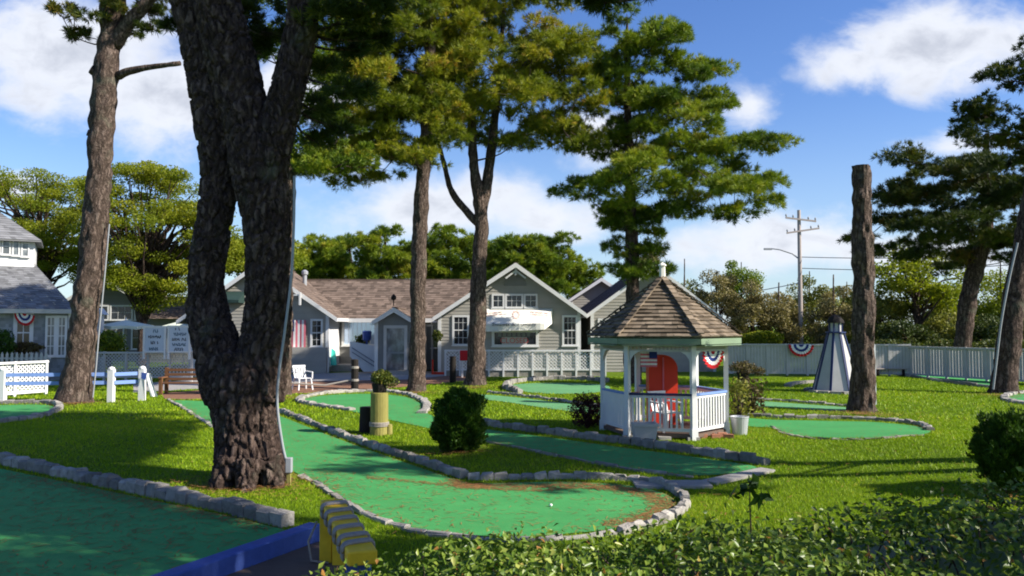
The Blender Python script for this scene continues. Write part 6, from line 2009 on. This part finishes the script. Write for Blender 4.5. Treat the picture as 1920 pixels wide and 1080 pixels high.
# ------------------------------------------------------------------ blue beam, yellow rope-wound rail
p, q = G(592, 1014), G(350, 1104)
d_ = (q - p).normalized()
o = MB().bar(p + Vector((0, 0, 0.10)), q + d_ * 1.8 + Vector((0, 0, 0.10)), 0.20, 0.23).build('timber_edging', M['blue'], None, p, bevel=0.012)
tag(o, 'blue painted timber beam edging the shaded green', 'timber')
y0, y1 = at(622, 946, 8.95), at(676, 1040, 7.0)
yr = thing('rope_wound_rail', (y0.x, y0.y, 0), 'yellow timber rail wound with thick grey rope', 'railing')
MB().bar(y0, y1 + (y1 - y0) * 0.06, 0.25, 0.12).build('rail', M['yellow'], yr, bevel=0.012)
ax = (y1 - y0).normalized(); sd = ax.cross(Vector((0, 0, 1))).normalized(); uu_ = sd.cross(ax)
for k in (0.13, 0.30, 0.47, 0.64, 0.80, 0.92):
    c = y0.lerp(y1, k)
    m_ = MB()
    for off in (-0.026, 0.026):
        pts = []
        for j in range(21):
            an = 2 * math.pi * j / 20
            ca, sa = math.cos(an), math.sin(an)
            pw = lambda v: math.copysign(abs(v) ** 0.45, v)
            pts.append(c + sd * pw(ca) * 0.142 + uu_ * pw(sa) * 0.074 + ax * (off + 0.05 * ca))
        m_.tube(pts, 0.017, 8)
    m_.build('rope_coil', M['rope'], yr, smooth=True)
for k, dx in ((0.06, -0.06), (0.10, 0.07)):
    c = y0.lerp(y1, k); m_ = MB(); m_.box(c.x + dx - 0.075, c.x + dx + 0.06, c.y - 0.05, c.y + 0.09, 0, c.z - 0.06); m_.build('post', M['yellow'], yr, bevel=0.008)
c = y0.lerp(y1, 0.95); m_ = MB(); m_.box(c.x - 0.1, c.x + 0.1, c.y - 0.07, c.y + 0.07, 0, c.z - 0.06); m_.build('post', M['blue'], yr, bevel=0.008)
c = y0.lerp(y1, 0.05)
m_ = MB(); m_.tube([c + Vector((-0.16, -0.05, -0.15)), c + Vector((-0.24, -0.1, -0.35)), c + Vector((-0.2, -0.12, -0.55)), c + Vector((-0.02, -0.1, -0.58))], 0.014, 6); m_.build('loose_rope', M['rope'], yr, smooth=True)

# ------------------------------------------------------------------ hedge in the near corner
hx = np.array([-1.55, -1.25, -1.0, -0.7, -0.35, 0.15, 0.65, 1.0, 1.3, 1.8, 2.15, 2.5, 2.8, 3.2, 4.2])
hz = np.array([0.9, 1.0, 1.08, 1.15, 1.22, 1.28, 1.285, 1.31, 1.36, 1.38, 1.42, 1.47, 1.55, 1.64, 1.7])
hd = thing('hedge', (1.0, 4.3, 0), 'loose leafy hedge filling the near corner below the lawn', 'hedge')
n = 24000
x = rng.uniform(-1.5, 4.0, n); y = rng.uniform(2.7, 5.25, n)
top = np.interp(x, hx, hz) + 0.05 * np.sin(x * 5.1 + y * 3) + 0.04 * np.sin(x * 11 + 1) * np.sin(y * 9) - 0.10 * np.clip(np.abs(y - 4.7) - 0.35, 0, 2)
z = top - 0.22 * rng.uniform(0, 1, n) ** 1.5
bk = rng.uniform(0, 1, n) < 0.22                       # the side that faces the lawn
y = np.where(bk, 5.25 + rng.normal(0, 0.07, n), y); z = np.where(bk, top * rng.uniform(0.2, 1.0, n), z)
C = np.stack([x, y, z], 1)
nrm = unit(rng.normal(0, 0.55, (n, 3)) + np.array([0.1, -0.25, 0.8]))
a = unit(np.cross(nrm, rng.normal(0, 1, (n, 3)))); b = np.cross(nrm, a)
l = (0.054 * rng.uniform(0.6, 1.35, n))[:, None]; w_ = (0.030 * rng.uniform(0.7, 1.25, n))[:, None]
Vv = np.concatenate([C - a * l / 2, C - a * l * 0.1 + b * w_ / 2 + nrm * l * 0.12, C + a * l / 2 - nrm * l * 0.1, C - a * l * 0.1 - b * w_ / 2 + nrm * l * 0.12])
i = np.arange(n)
Ff = np.concatenate([np.stack([i, i + n, i + 2 * n], 1), np.stack([i, i + 2 * n, i + 3 * n], 1)])
tn = np.clip(rng.normal(0.5, 0.24, n), 0, 1)
np_mesh('foliage', Vv, Ff, np.concatenate([tn, tn]), M['hedge'], hd)
m_ = MB()
for k in range(240):
    xx, yy_ = random.uniform(-1.4, 3.9), random.uniform(3.2, 5.2)
    zz = float(np.interp(xx, hx, hz))
    m_.tube([(xx, yy_, 0), (xx + random.uniform(-.15, .15), yy_ + random.uniform(-.1, .1), zz * 0.6), (xx + random.uniform(-.3, .3), yy_ + random.uniform(-.2, .2), zz - random.uniform(0.02, 0.15))], [0.012, 0.008, 0.004], 5)
m_.build('stem', M['bark_dark'], hd)
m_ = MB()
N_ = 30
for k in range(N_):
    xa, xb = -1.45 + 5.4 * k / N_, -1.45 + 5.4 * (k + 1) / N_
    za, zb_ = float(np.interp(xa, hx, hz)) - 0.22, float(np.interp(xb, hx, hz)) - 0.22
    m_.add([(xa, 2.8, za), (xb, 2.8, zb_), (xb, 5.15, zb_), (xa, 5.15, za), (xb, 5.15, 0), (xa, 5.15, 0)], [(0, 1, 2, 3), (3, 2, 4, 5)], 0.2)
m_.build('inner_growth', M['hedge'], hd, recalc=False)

# lone seedling standing above the hedge
sp = at(1405, 985, 5.35)
sd_ = thing('seedling', (sp.x, 5.35, 0), 'slender dark leaved sapling poking above the hedge', 'plant')
m_ = MB(); tpz = at(1405, 905, 5.35)
m_.tube([(sp.x, 5.35, 0.0), (sp.x + 0.01, 5.35, sp.z - 0.1), (tpz.x, 5.35, tpz.z)], [0.008, 0.006, 0.003], 6)
m_.build('stem', M['bark_dark'], sd_)
lv = []
for px, py in ((1400, 905), (1412, 908), (1395, 915), (1408, 920), (1370, 930), (1382, 932), (1425, 938), (1438, 932), (1415, 940), (1392, 922), (1405, 912)):
    lv.append(at(px, py, 5.35 + random.uniform(-0.06, 0.06)))
C = np.array([tuple(v) for v in lv])
Vv, Ff, Tt = leaf_cards(np.concatenate([C, C + 0.02]), 0.12, 0.06, rng.uniform(0, 0.4, 2 * len(C)), -0.2)
np_mesh('foliage', Vv, Ff, Tt, M['bush'], sd_)
